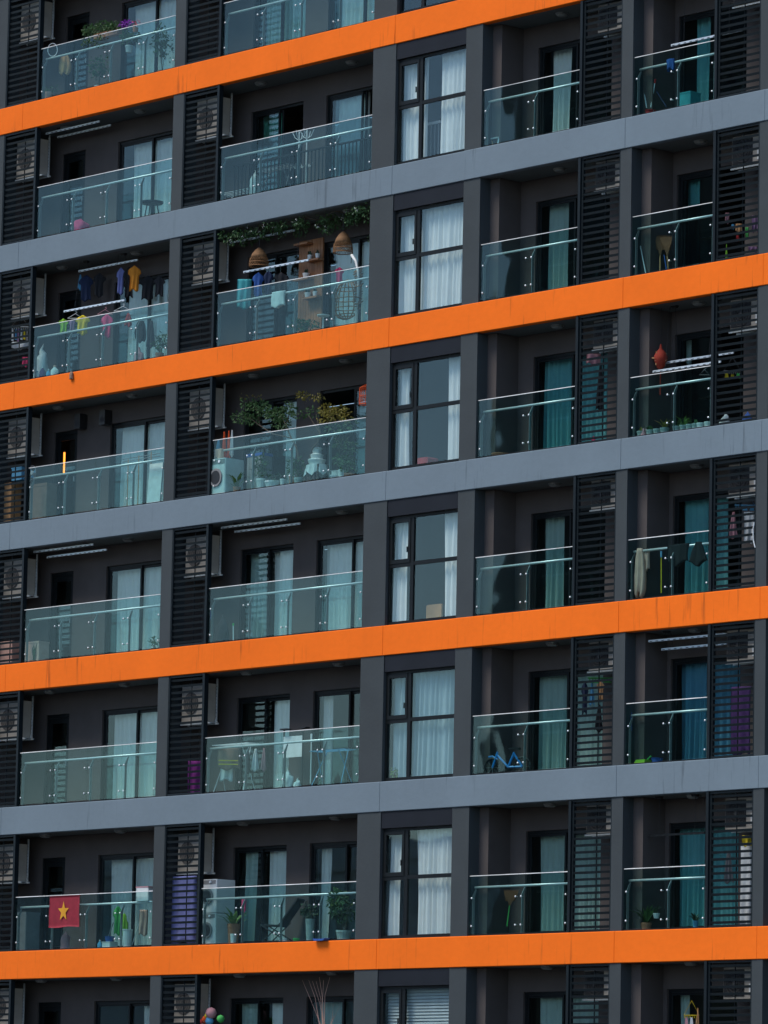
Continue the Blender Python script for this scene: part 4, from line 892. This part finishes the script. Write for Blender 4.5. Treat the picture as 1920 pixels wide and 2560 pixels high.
vs = [(.26 * (1 + .0) * math.cos(2 * math.pi * j / n), .2 * math.sin(2 * math.pi * j / n), .5) for j in range(n)] + [((.29 + .03 * math.sin(j * 2.6)) * math.cos(2 * math.pi * j / n), (.23 + .03 * math.sin(j * 2.6)) * math.sin(2 * math.pi * j / n), .30 + .05 * math.sin(j * 1.57)) for j in range(n)]
m.add(vs, [tuple(range(n))] + [(j, n + j, n + (j + 1) % n, (j + 1) % n) for j in range(n)]); m.build('cloth', cc('white'), t)
for sx, sy in ((-1, -1), (1, -1), (1, 1), (-1, 1)): MB().box(sx * .2 - .015, sx * .2 + .015, sy * .14 - .015, sy * .14 + .015, 0, .495).build('leg', BARK, t)
t2 = thing('stacked_pot', 'stack of white ceramic pots on the draped table', 'pot', (p.x, .62, FL(3) + .505)); MB().lathe([(.16, 0), (.2, .1), (.19, .12), (.14, .13)], n=16).build('bowl', POTW, t2); MB().lathe([(.13, .13), (.15, .22), (.11, .24)], n=16).build('upper_bowl', POTW, t2); MB().lathe([(.09, .24), (.10, .34), (.12, .35), (.12, .37), (0, .37)], n=16).build('top_pot', POTW, t2)
def washer(label, k, x, Y, z, group=None, sz=1.0):
    t = thing('washing_machine', label, 'washing machine', (x, Y, z), group); t.scale = (1, 1, sz)
    m = MB(); m.prism([(-.29, -.26), (-.27, -.28), (.27, -.28), (.29, -.26), (.29, .26), (-.29, .26)], 'z', 0.01, .84); m.build('cabinet', WHITE, t)
    MB().lathe([(.20, -.03), (.205, -.012), (.19, 0)], (0, -.281, .42), 22, axis='y').build('door_ring', cc('grey'), t); MB().lathe([(.15, -.035), (.16, -.01)], (0, -.283, .42), 20, axis='y').build('door_glass', BLACK, t)
    MB().box(-.27, .27, -.286, -.281, .72, .82).build('control_panel', cc('grey'), t); MB().lathe([(.03, -.02), (.035, 0)], (.1, -.287, .77), 12, axis='y').build('knob', STEEL, t)
washer('front loading washing machine behind the orange cloths', 3, R32(255, 950, .33).x - .05, .36, FL(3))
GO = 'cloths hanging above the washing machine'
cloth('cloth', 'vermilion cloth above the washing machine, nearer the louvers', 'laundry', R32, 208, 500, 256, 780, .35, 'vermilion', 'narrow', group=GO); cloth('cloth', 'vermilion cloth beside the white one above the washing machine', 'laundry', R32, 258, 490, 296, 755, .4, 'vermilion', 'narrow', group=GO)
cloth('cloth', 'white cloth hanging beside the vermilion cloths', 'laundry', R32, 285, 485, 328, 735, .42, 'white', 'narrow', group=GO); cloth('cloth', 'pale blue cloth hanging beside the louvers', 'laundry', R32, 145, 580, 210, 760, .35, 'sky', 'narrow', group=GO)
cloth('towel', 'beige cloth draped over the handrail end near the louvers', 'towel', R32, 132, 668, 222, 815, .19, 'beige', 'towel', ang=0.0, thick=.05); lump('laundry_bag', 'purple and white laundry pile on the washing machine', 'laundry', 3, R32, 200, 815, 345, 880, .35, 'mauve', 4, floor=False)
box_thing('plastic_crate', 'clear tall storage box with a blue lid behind the tree', 'box', 3, R32, 505, 650, .72, .3, .95, 'grey', lid='blue')
p = R32(1580, 150, .5); t = thing('bird_cage', 'orange bird cage hanging beside the pillar', 'cage', (p.x + .05, .5, p.z - .2))
for i in range(16): MB().tube([(.13 * math.cos(i * .3927), .13 * math.sin(i * .3927), 0), (.13 * math.cos(i * .3927), .13 * math.sin(i * .3927), .36), (0, 0, .44)], .005, 4).build('bar', cc('vermilion'), t)
for z in (0, .18, .36): MB().tube([(.13 * math.cos(u * .3927), .13 * math.sin(u * .3927), z) for u in range(17)], .008, 4).build('ring', cc('vermilion'), t)
MB().tube([(0, 0, .44), (0, 0, FZ(2) - BT - t.location.z)], .004, 4).build('cord', BLACK, t)
potted('shallow terracotta planter alone on the floor', 3, R33(335, 1220, .3).x, .3, .19, .13, POTT, None); stick('pole', 'thin red stick leaning against the glass corner', 'pole', R33, (175, 1130), (138, 960), .2, .01, 'pink')
GC = 'row of clay pots along the glass'
PX = [(272, 'snake', 'first clay pot of the row, beside the ginger vase'), (372, 'snake', 'second clay pot, just past the ginger vase'), (450, None, 'third clay pot, bare, before the spiky one'), (532, 'spiky', 'rounded clay pot with orange spiky leaves'), (663, 'spiky', 'clay pot just right of the middle post'), (737, 'spiky', 'clay pot with broad arching leaves'), (806, None, 'bare clay pot between the leafy ones'), (870, 'snake', 'clay pot with upright striped leaves'), (925, None, 'pale round pot beside the end post'), (1006, None, 'small pale cup pot beside the louvers')]
for i, (x, kd, lab) in enumerate(PX): potted(lab, 3, R34(x, 1060, .22).x, .22, .085 if i != 3 else .1, .17, POTC if i < 8 else POTW, kd, .24 if kd == 'spiky' else .12, [LEAFY, LEAF, LEAFL][i % 3], 16, .06, group=GC)
p = R34(300, 1150, .16); t = thing('ginger_vase', 'small pinkish ginger shaped vase among the clay pots', 'vase', (p.x, .16, FL(3))); MB().lathe([(.04, 0), (.06, .05), (.055, .1), (.02, .15), (.025, .2), (.0, .21)], n=12).build('body', cc('rose'), t, smooth=True); MB().tube([(.05, 0, .1), (.08, 0, .16), (.07, 0, .19)], .015, 6).build('spout', cc('rose'), t)
p = R34(488, 330, .5); t = thing('hanging_ornament', 'red and gold hanging ornament above the clay pots', 'ornament', (p.x, .5, p.z)); m = MB(); m.lathe([(0, -.26), (.07, -.2), (.13, -.05), (.14, .03), (.10, .12), (.03, .2), (.02, .27), (.0, .3)], n=16); m.build('body', cc('maroon'), t, smooth=True)
rnd = random.Random(3); m = MB(); leafcloud(m, (0, 0, -.03), (.15, .15, .17), 30, .06, rnd); m.build('gold_trim', cc('tan'), t); MB().tube([(0, 0, -.26), (0, 0, -.75)], .012, 5).build('tassel', cc('maroon'), t); MB().tube([(0, 0, .3), (0, 0, FZ(2) - BT - p.z)], .005, 4).build('cord', BLACK, t)
peg_hanger('peg hanger with yellow pegs behind the louvers by the clay pots', R34, 1270, 470, .38, ['yellow', 'yellow', 'green'], 'grey', 8, .34, .1); lump('bag', 'bright blue bag low behind the louvers by the clay pots', 'bag', 3, R34, 1380, 930, 1490, 1005, .35, 'blue', 6); lump('bag', 'pale crumpled bag low behind the louvers near the post', 'bag', 3, R34, 1110, 950, 1260, 1010, .4, 'white', 7); hanger('dark hanger dangling from the lower rail over the pots', R34, 965, 480, .4, .2, 'grey')
# --- teal laundry behind louvers, blue bicycle bay, potted shrub floor
cloth('cloth', 'printed pink and blue cloth behind the louvers, potted shrub floor', 'laundry', R33, 1045, 415, 1170, 500, .4, 'rose', 'towel'); cloth('garment', 'black garment hanging behind the louvers beside teal curtain', 'laundry', R33, 1125, 500, 1200, 880, .5, 'black', 'narrow')
lump('bag', 'bright pink item on the floor behind louvers, potted shrub floor', 'bag', 3, R33, 1085, 1105, 1130, 1150, .3, 'pink', 2)
# red and pink things inside the tall window
def at_floor(g, x0, x1, y0, Y, k, name, label, cat, col, d=.3):
    a, b = g(x0, y0, Y), g(x1, y0, Y); h = a.z - FZ(k); m = MB(); m.prism([(a.x, FZ(k) + h - .03), (a.x + .03, FZ(k) + h), (b.x - .03, FZ(k) + h), (b.x, FZ(k) + h - .03), (b.x, FZ(k)), (a.x, FZ(k))], 'y', Y, Y + d)
    return tag(m.build(name, cc(col), None), label, cat)
at_floor(T4, 140, 190, 1012, .42, 3, 'stool', 'red plastic stool inside the tall window, potted shrub floor', 'stool', 'red'); WD = grid(930, 1220, 280)
at_floor(WD, 805, 1030, 1735, .55, 4, 'headboard', 'rounded tan wooden headboard inside the tall window', 'headboard', 'tan', .05)
t = thing('cot_railing', 'white cot railing inside the tall window, coat stand floor', 'cot', (1.1, .55, FL(1)))
for x0, x1, hh in ((-1.05, -.22, .92), (-.05, .8, 1.06)):
    MB().box(x0, x1, -.02, .02, hh, hh + .05).build('rail', WHITE, t)
    for i in range(7): MB().box(x0 + (x1 - x0) * (i + .5) / 7 - .014, x0 + (x1 - x0) * (i + .5) / 7 + .014, -.012, .012, 0, hh).build('bar', cc('grey'), t)
potted('small plant on the floor inside the tall window, bicycle floor', 5, T8(50, 240, .24).x, .235, .06, .1, POTW, 'bush', .22, LEAFL, 40, .08, z=FZ(5) - .028)
# --- storey 4
box_thing('cardboard_box', 'brown cardboard box behind the glass, draped cloth floor', 'box', 4, R41, 270, 410, .45, .3, .55, 'beige'); potted('plant with upright leaves before the cardboard box', 4, R41(310, 1150, .3).x, .3, .1, .1, POTT, 'snake', .42, LEAF, 16)
box_thing('cardboard_box', 'pale box behind the louvers, draped cloth floor', 'box', 4, R41, 60, 170, .45, .3, .62, 'beige'); potted('small plant by the pillar, draped cloth floor', 4, R41(1390, 1050, .4).x, .4, .08, .12, POTT, 'bush', .3, LEAF, 60, .07)
stick('broom', 'slim green handled broom standing on the floor', 'broom', R42, (543, 1010), (543, 885), .3, .012, 'white', 'grip', 'green'); lump('bin_bag', 'dark bin bag beside the green broom', 'bag', 4, R42, 415, 845, 510, 1010, .5, 'charcoal', 6); cloth('cloth', 'small blue cloth at the louver post', 'laundry', R42, 362, 790, 385, 850, .4, 'blue', 'towel')
GD = 'cloths over the handrail of the draped cloth floor'
cloth('draped_cloth', 'crumpled beige cloth hanging long from the handrail', 'cloth', R44, 272, 1208, 392, 1690, .19, 'beige', 'bag', ang=.2, group=GD, thick=.05, wave=.03, hem=.06); cloth('draped_cloth', 'short end of the beige cloth behind the long one', 'cloth', R44, 375, 1240, 430, 1430, .25, 'beige', 'towel', ang=.2, group=GD)
cloth('draped_cloth', 'black cloth over the handrail beside the glass joint', 'cloth', R44, 612, 1165, 838, 1365, .19, 'black', 'towel', ang=0.0, group=GD, thick=.04, hem=.06); cloth('draped_cloth', 'black cloth over the handrail near the louver post', 'cloth', R44, 838, 1140, 1035, 1365, .19, 'black', 'narrow', ang=0.0, group=GD, thick=.04, hem=.06)
stick('pole', 'yellow and blue pole standing beside the beige cloth', 'pole', R44, (553, 1670), (553, 1240), .3, .012, 'yellow', 'grip', 'sky')
peg_hanger('blue zigzag peg hanger behind the louvers', R44, 1420, 760, .4, ['sky', 'sky', 'sky'], 'sky', 8, .4, .05); cloth('shirt', 'pink patterned shirt hanging behind the louvers', 'laundry', R44, 1250, 830, 1350, 1095, .4, 'rose', 'narrow'); cloth('cloth', 'white cloth hanging behind the louvers beside the pillar', 'laundry', R44, 1405, 830, 1525, 1150, .45, 'white', 'towel')
MB().tube([(0, 0, .35), (-.03, 0, .2), (-.02, 0, 0), (.03, 0, -.15)], .012, 5).build('hose', cc('white'), None, R44(1515, 1120, .02)); tag(bpy.data.objects['hose'], 'short white hose hooked on the louver edge', 'hose')
# --- storey 5
airer('folding airer under the striped shirts', 5, R52(210, 280, .5).x, R52(555, 258, .5).x, .5, 1.12, 'white'); airer('blue jointed folding airer beside the pillar', 5, R52(1150, 385, .45).x, R52(1490, 400, .45).x, .45, .82, 'sky')
GL = 'laundry on the folding airer'
cloth('shirt', 'white undershirt beneath the brown striped towel', 'laundry', R52, 205, 345, 385, 660, .45, 'white', 'shirt', group=GL); o = cloth('towel', 'brown towel with yellow stripes on the airer', 'laundry', R52, 210, 350, 422, 550, .38, 'brown', 'towel', group=GL, thick=.03)
t = cloth('cloth', 'small white cloth hanging nearer the striped towel', 'laundry', R52, 535, 355, 612, 565, .45, 'white', 'narrow', group=GL); cloth('cloth', 'printed white cloth hanging at the end of the airer', 'laundry', R52, 625, 350, 682, 565, .45, 'rose', 'narrow', group=GL); cloth('garment', 'dark garment hanging between the small cloths and towel', 'laundry', R52, 480, 390, 530, 590, .5, 'charcoal', 'narrow', group=GL)
cx, wx, z0, z1 = span(R52, 215, 455, 420, 520, .345); m = MB(); 
for zf in (.25, .8):
    m.box(-wx * .3, wx * .3, -.004, .004, (z1 - z0) * zf - .012, (z1 - z0) * zf + .012)
st = m.build('stripe', cc('yellow'), None); st.parent = o; st.location = (0, -.055, z0 - o.location.z)
lump('plastic_bag', 'white plastic bag tied full on the floor', 'bag', 5, R52, 835, 565, 945, 720, .3, 'white', 11, knot=True); lump('plastic_bag', 'small white bag beside the larger tied bag', 'bag', 5, R52, 938, 645, 1015, 722, .25, 'white', 13, knot=True)
t = thing('standing_board', 'white notice board on a black frame behind the glass', 'board', (R52(935, 300, .6).x, .6, FL(5))); a, b = R52(848, 300, .6).x - t.location.x, R52(1028, 300, .6).x - t.location.x
MB().box(a, b, -.015, .015, .76, 1.22).build('panel', cc('white'), t)
for x in (a, b): MB().box(x - .015, x + .015, -.012, .012, 0, 1.36).build('upright', BLACK, t)
for x in (a, b): MB().box(x, x + .22, -.13, .013, 1.36, 1.385).build('arm', BLACK, t)
stick('mop', 'white spin mop standing by the glass joint', 'mop', R52, (1105, 690), (1115, 215), .35, .014, 'white', 'grip', 'white'); cloth('towel', 'magenta towel low behind the louvers', 'laundry', T7, 812, 212, 868, 352, .35, 'magenta', 'towel')
# bicycle
p = R53(490, 1010, .45); bk = thing('bicycle', 'small blue childs bicycle standing behind the glass', 'bicycle', (p.x, .42, FL(5))); bk.rotation_euler = (0, 0, .25); BBL = C('bicycle_blue', (0.02, 0.20, 0.50), rough=.35)
for x in (-.36, .36):
    w_ = MB(); w_.tube([(x + .19 * math.cos(u * math.pi / 10), 0, .2 + .19 * math.sin(u * math.pi / 10)) for u in range(21)], .022, 6); wo_ = w_.build('wheel', BLACK, bk)
    s_ = MB()
    for i in range(8): s_.tube([(x, 0, .2), (x + .18 * math.cos(i * .785), 0, .2 + .18 * math.sin(i * .785))], .003, 3)
    s_.build('spokes', STEELD, wo_)
m = MB()
for a, b in (((-.36, .2), (-.24, .52)), ((-.26, .46), (.02, .2)), ((.02, .2), (.16, .5)), ((.02, .2), (.36, .2)), ((.36, .2), (.16, .46))): m.tube([(a[0], 0, a[1]), (b[0], 0, b[1])], .024, 6)
m.build('frame', BBL, bk); MB().tube([(-.24, 0, .5), (-.21, 0, .66), (-.22, -.2, .70)], .012, 5).build('handlebar', BLACK, bk); MB().tube([(-.21, 0, .66), (-.22, .2, .70)], .012, 5).build('handlebar', BLACK, bk)
m = MB(); m.prism([(.05, .56), (.27, .55), (.29, .59), (.06, .60)], 'y', -.05, .05); m.build('saddle', BLACK, bk); MB().tube([(-.46, 0, .42), (-.36, 0, .43), (-.24, 0, .36)], .02, 5).build('mudguard', BBL, bk)
for x0, x1, y0, y1, c, sh, lab in ((1225, 1300, 95, 420, 'navy', 'shirt', 'navy shirt hanging behind louvers beside bicycle balcony'), (1305, 1365, 95, 330, 'sky', 'narrow', 'sky blue cloth hanging behind louvers beside the navy shirt'), (1380, 1465, 95, 290, 'tan', 'shirt', 'tan shirt hanging behind louvers beside bicycle balcony'), (1360, 1450, 330, 600, 'black', 'narrow', 'long black garment hanging behind louvers beside bicycle balcony')): cloth('shirt', lab, 'laundry', R53, x0, y0, x1, y1, .4, c, sh, group='laundry behind the louvers beside the bicycle')
box_thing('crate', 'low yellow crate behind the louvers beside the bicycle', 'crate', 5, R53, 1270, 1420, .35, .2, .09, 'yellow'); peg_hanger('green hanger rail at the top of the bicycle balcony louvers', R53, 1420, 60, .45, ['green', 'green'], 'green', 8, .5, .05)
stick('broom', 'straw broom upside down by the green dustpan', 'broom', R54, (265, 945), (235, 700), .35, .012, 'tan', 'fan', 'straw', .3, .1); stick('pole', 'bright blue pole end rising over the glass', 'pole', R54, (165, 640), (165, 300), .2, .02, 'blue', 'grip', 'blue')
p = R54(285, 975, .25); t = thing('dustpan', 'green dustpan on the floor under the broom', 'dustpan', (p.x, .25, FL(5))); m = MB(); m.prism([(-.16, 0), (.16, 0), (.2, .13), (-.06, .13)], 'y', -.12, .12); m.build('pan', cc('lime'), t); MB().tube([(.1, 0, .1), (.25, 0, .2)], .015, 5).build('handle', cc('green'), t)
bucket('blue basin on the floor beside the dustpan', 5, R54, 385, 522, .35, .16, 'blue'); cloth('towel', 'large purple sheet hanging behind the louvers', 'laundry', R54, 1245, 160, 1475, 900, .4, 'purple', 'towel', ang=.3)
# --- storey 6
cx, wx, z0, z1 = span(R61, 410, 158, 705, 465, .045); m = MB(); nx, nt = 16, 14; w, h = wx, z1 - z0; vs = []
for s_ in (0, 1):
    for r in range(nt + 1):
        for i in range(nx + 1):
            u, t_ = i / nx, r / nt; vs.append((-w / 2 + w * u + .006 * math.sin(9 * t_), -.006 * s_ - .010 * math.sin(u * 9 + t_ * 2) * t_ - .004, -h * t_ - .01 * math.sin(u * 7) * t_))
n1 = (nx + 1) * (nt + 1); fs = []
for s_ in (0, n1):
    for r in range(nt):
        for i in range(nx):
            a = s_ + r * (nx + 1) + i; fs.append((a, a + 1, a + nx + 2, a + nx + 1) if s_ else (a + nx + 1, a + nx + 2, a + 1, a))
rim = [i for i in range(nx + 1)] + [r * (nx + 1) + nx for r in range(1, nt + 1)] + [nt * (nx + 1) + i for i in range(nx - 1, -1, -1)] + [r * (nx + 1) for r in range(nt - 1, 0, -1)]
for a, b in zip(rim, rim[1:] + rim[:1]): fs.append((a, a + n1, b + n1, b))
fg = thing('flag', 'red flag with a yellow star hung over the balcony glass', 'flag', (cx, .045, z1)); m.add(vs, fs); m.build('field', mat('flag_red', (0.24, 0.014, 0.028), .85, var=.12, scale=8), fg, smooth=True)
sp = [( (.30 if i % 2 == 0 else .125) * w * .62 * math.sin(i * math.pi / 5), (.30 if i % 2 == 0 else .125) * w * .72 * math.cos(i * math.pi / 5) - h * .5) for i in range(10)]
m = MB(); m.add([(x, -.030, z) for x, z in sp] + [(0, -.030, -h * .5)], [(i, (i + 1) % 10, 10) for i in range(10)]); m.build('star', mat('flag_yellow', (0.62, 0.28, 0.015), .8), fg); m = MB(); m.box(-w / 2, w / 2, -.008, .05, -.004, .006); m.build('top_fold', MATS['flag_red'], fg)
t = box_thing('storage_box', 'white basin box balanced on the rail by the pillar', 'box', 6, R61, 1300, 1420, .3, .28, .32, 'white', z=FZ(6) + 1.03, lid='rose')
cloth('shirt', 'bright green top hanging before the curtain', 'laundry', R61, 1035, 255, 1130, 540, .5, 'green', 'shirt'); cloth('shirt', 'lime top hanging beside the bright green one', 'laundry', R61, 1105, 330, 1190, 560, .52, 'lime', 'tank'); cloth('towel', 'brown patterned cloth hanging by the pillar, star flag floor', 'laundry', R61, 1295, 295, 1378, 545, .4, 'beige', 'towel')
stick('mop', 'grey mop handle leaning beside the green tops', 'mop', R61, (965, 640), (1040, 420), .35, .012, 'grey'); stick('mop', 'white mop handle leaning beside the tall bucket', 'mop', R61, (1225, 640), (1345, 290), .35, .012, 'white'); bucket('tall white bucket beside the mop, star flag floor', 6, R61, 1130, 1228, .25, .45, 'white')
lump('ball', 'white ball with a red patch on a chair, star flag floor', 'ball', 6, R61, 512, 532, 622, 660, .4, 'rose', 2); box_thing('cabinet', 'pale cabinet at the louver side, star flag floor', 'cabinet', 6, R61, 130, 240, .6, .4, .95, 'grey'); bottle('small blue bottle near the mop, star flag floor', 6, R61, 885, 932, .3, .24, 'sky'); bucket('flat blue basin near the mop, star flag floor', 6, R61, 955, 1052, .4, .12, 'blue', z=FL(6) + .2)
box_thing('low_stool', 'low white stool under the blue basin', 'stool', 6, R61, 965, 1045, .4, .22, .195, 'white')
# washer stack, storey 6
xw = R62(145, 450, .36).x; washer('lower washing machine of a stacked pair by the louvers', 6, xw, .63, FL(6), 'stacked washing machines', .88); washer('upper machine of the stacked pair by the louvers', 6, xw, .63, FL(6) + .745, 'stacked washing machines', .88)
GQ = 'plants of the star flag floor balcony'
for lab, x, Y, r, h, pot, kind, fh, lm, n, rad in (('large bushy plant in a pale pot against the pillar', 1430, .35, .17, .26, POTC, 'bush', .85, LEAF, 420, (.36, .3)), ('leafy plant behind the glass beside the stacked machines', 390, .5, .14, .5, POTT, 'spiky', .5, LEAFL, 26, None), ('tall pale cup pot near the stacked machines', 390, .2, .07, .26, POTW, None, 0, None, 0, None), ('small white pot beside the folding chair', 875, .2, .055, .13, POTW, None, 0, None, 0, None), ('small square grey pot left of the white one', 836, .2, .045, .1, POTC, None, 0, None, 0, None), ('small green rimmed pot beyond the folding chair', 985, .2, .075, .12, cc('green'), None, 0, None, 0, None), ('dark leafy plant on the side table', 1110, .6, .1, .55, POTC, 'bush', .35, LEAFD, 120, (.24, .2))):
    potted(lab, 6, R62(x, 700, Y).x, Y, r, h, pot, kind, fh, lm, n, .1, group=GQ, rad=rad)
t = thing('folding_chair', 'dark reclining folding chair behind the glass', 'chair', (R62(850, 700, .5).x, .5, FL(6))); t.rotation_euler = (0, 0, .5); CH = cc('charcoal')
m = MB(); m.prism([(-.02, .42), (.0, .39), (.42, .98), (.40, 1.01)], 'y', -.24, .24); m.build('backrest', CH, t); m = MB(); m.prism([(-.42, .44), (-.42, .41), (.02, .39), (.02, .43)], 'y', -.24, .24); m.build('seat', CH, t)
for s_ in (-.25, .25): MB().tube([(-.4, s_, .42), (.32, s_, 0)], .014, 5).build('leg', BLACK, t); MB().tube([(-.42, s_, 0), (.1, s_, .5)], .014, 5).build('leg', BLACK, t)
t = thing('slipper_tray', 'blue tray resting on the orange band edge', 'tray', (R62(1228, 715, .01).x, .03, FZ(6) + .001)); m = MB(); m.prism([(-.14, 0), (.14, 0), (.2, .05), (.18, .055), (.12, .012), (-.12, .012), (-.18, .05), (-.2, .045)], 'y', -.13, .02); m.build('tray', cc('blue'), t); m = MB(); m.box(-.15, .15, -.135, -.13, .0, .04); m.build('front_lip', cc('blue'), t)
cloth('sheet', 'lavender blue sheet hanging behind the louvers beside the machines', 'laundry', T7, 735, 710, 848, 1000, .3, 'lavender', 'towel', ang=.0); cloth('towel', 'dark pink towel hanging behind the plants, star flag floor', 'laundry', R62, 465, 335, 510, 450, .5, 'pink', 'towel')
stick('broom', 'brown broom head up with a green handle, star flag floor', 'broom', R63, (475, 1035), (505, 800), .4, .012, 'green', 'fan', 'straw', .3, .15); potted('wilted plant with long drooping leaves by the corner', 6, R64(330, 1100, .4).x, .4, .11, .2, POTT, 'spiky', .42, LEAF, 22); potted('bright blue pot with dark leaves beside the door', 6, R64(868, 1110, .3).x, .3, .06, .2, POTB, 'spiky', .25, LEAFD, 16); potted('small white hanging pot at the corner, star flag floor', 6, R64(440, 1030, .5).x, .5, .07, .1, POTW, 'spiky', .2, LEAFD, 12, z=R64(440, 1030, .5).z)
GW = 'washing behind the louvers by the wilted plant'
cloth('sheet', 'white sheet hanging behind louvers beside the pillar, star flag floor', 'laundry', R64, 1350, 240, 1485, 1110, .5, 'white', 'towel', ang=.2, group=GW); cloth('shirt', 'olive shirt hanging at the top behind louvers, star flag floor', 'laundry', R64, 1370, 125, 1485, 235, .4, 'yellow', 'towel', group=GW); cloth('garment', 'grey garment hanging behind louvers, star flag floor', 'laundry', R64, 1170, 290, 1290, 640, .5, 'grey', 'narrow', group=GW)
drying_rack('single dark rod under the soffit, star flag floor', 6, [(R64(360, 125, .4).x, R64(970, 100, .4).x, .4, R64(660, 112, .4).z)], railm=DARKM)
# --- storey 7
m = thing('balloon_bunch', 'bunch of colourful balls beside the louvers at the lowest balcony', 'toy balls', tuple(R72(175, 560, .35)))
for x, y, r_, c in ((180, 500, .13, 'rose'), (130, 560, .09, 'vermilion'), (165, 575, .10, 'sky'), (145, 530, .07, 'yellow'), (270, 555, .09, 'green'), (90, 590, .08, 'red')):
    p = R72(x, y, .35) - m.location; MB().lathe([(0, -r_), (r_ * .7, -r_ * .7), (r_, 0), (r_ * .7, r_ * .7), (0, r_)], p, 12).build('ball', cc(c), m, smooth=True)
t = thing('dry_branches', 'bare dry branches in a tall vase by the door', 'branches', (R72(1260, 560, .6).x, .6, FL(7))); rnd = random.Random(8)
for x, y in ((1100, 190), (1040, 190), (1135, 200), (1200, 160), (1240, 190), (1300, 160), (1170, 200), (1330, 420), (1390, 440)):
    p = R72(x, y, .6) - t.location; MB().tube([(0, 0, .5), (p.x * .2, rnd.uniform(-.1, .1), p.z * .6), (p.x * .55 + rnd.uniform(-.05, .05), rnd.uniform(-.1, .1), p.z * .85), p], .012, 4, r1=.003).build('branch', cc('beige'), t)
MB().lathe([(.09, 0), (.13, .2), (.07, .48), (.09, .55)], n=14).build('vase', POTC, t, smooth=True)
peg_hanger('yellow peg hanger with small cloths at the lowest balcony', R74, 825, 600, .45, ['rose', 'white', 'tan'], 'yellow', 8, .3, .2); cloth('cloth', 'tan cloth beside the yellow peg hanger', 'laundry', R74, 875, 525, 912, 699, .45, 'tan', 'narrow')
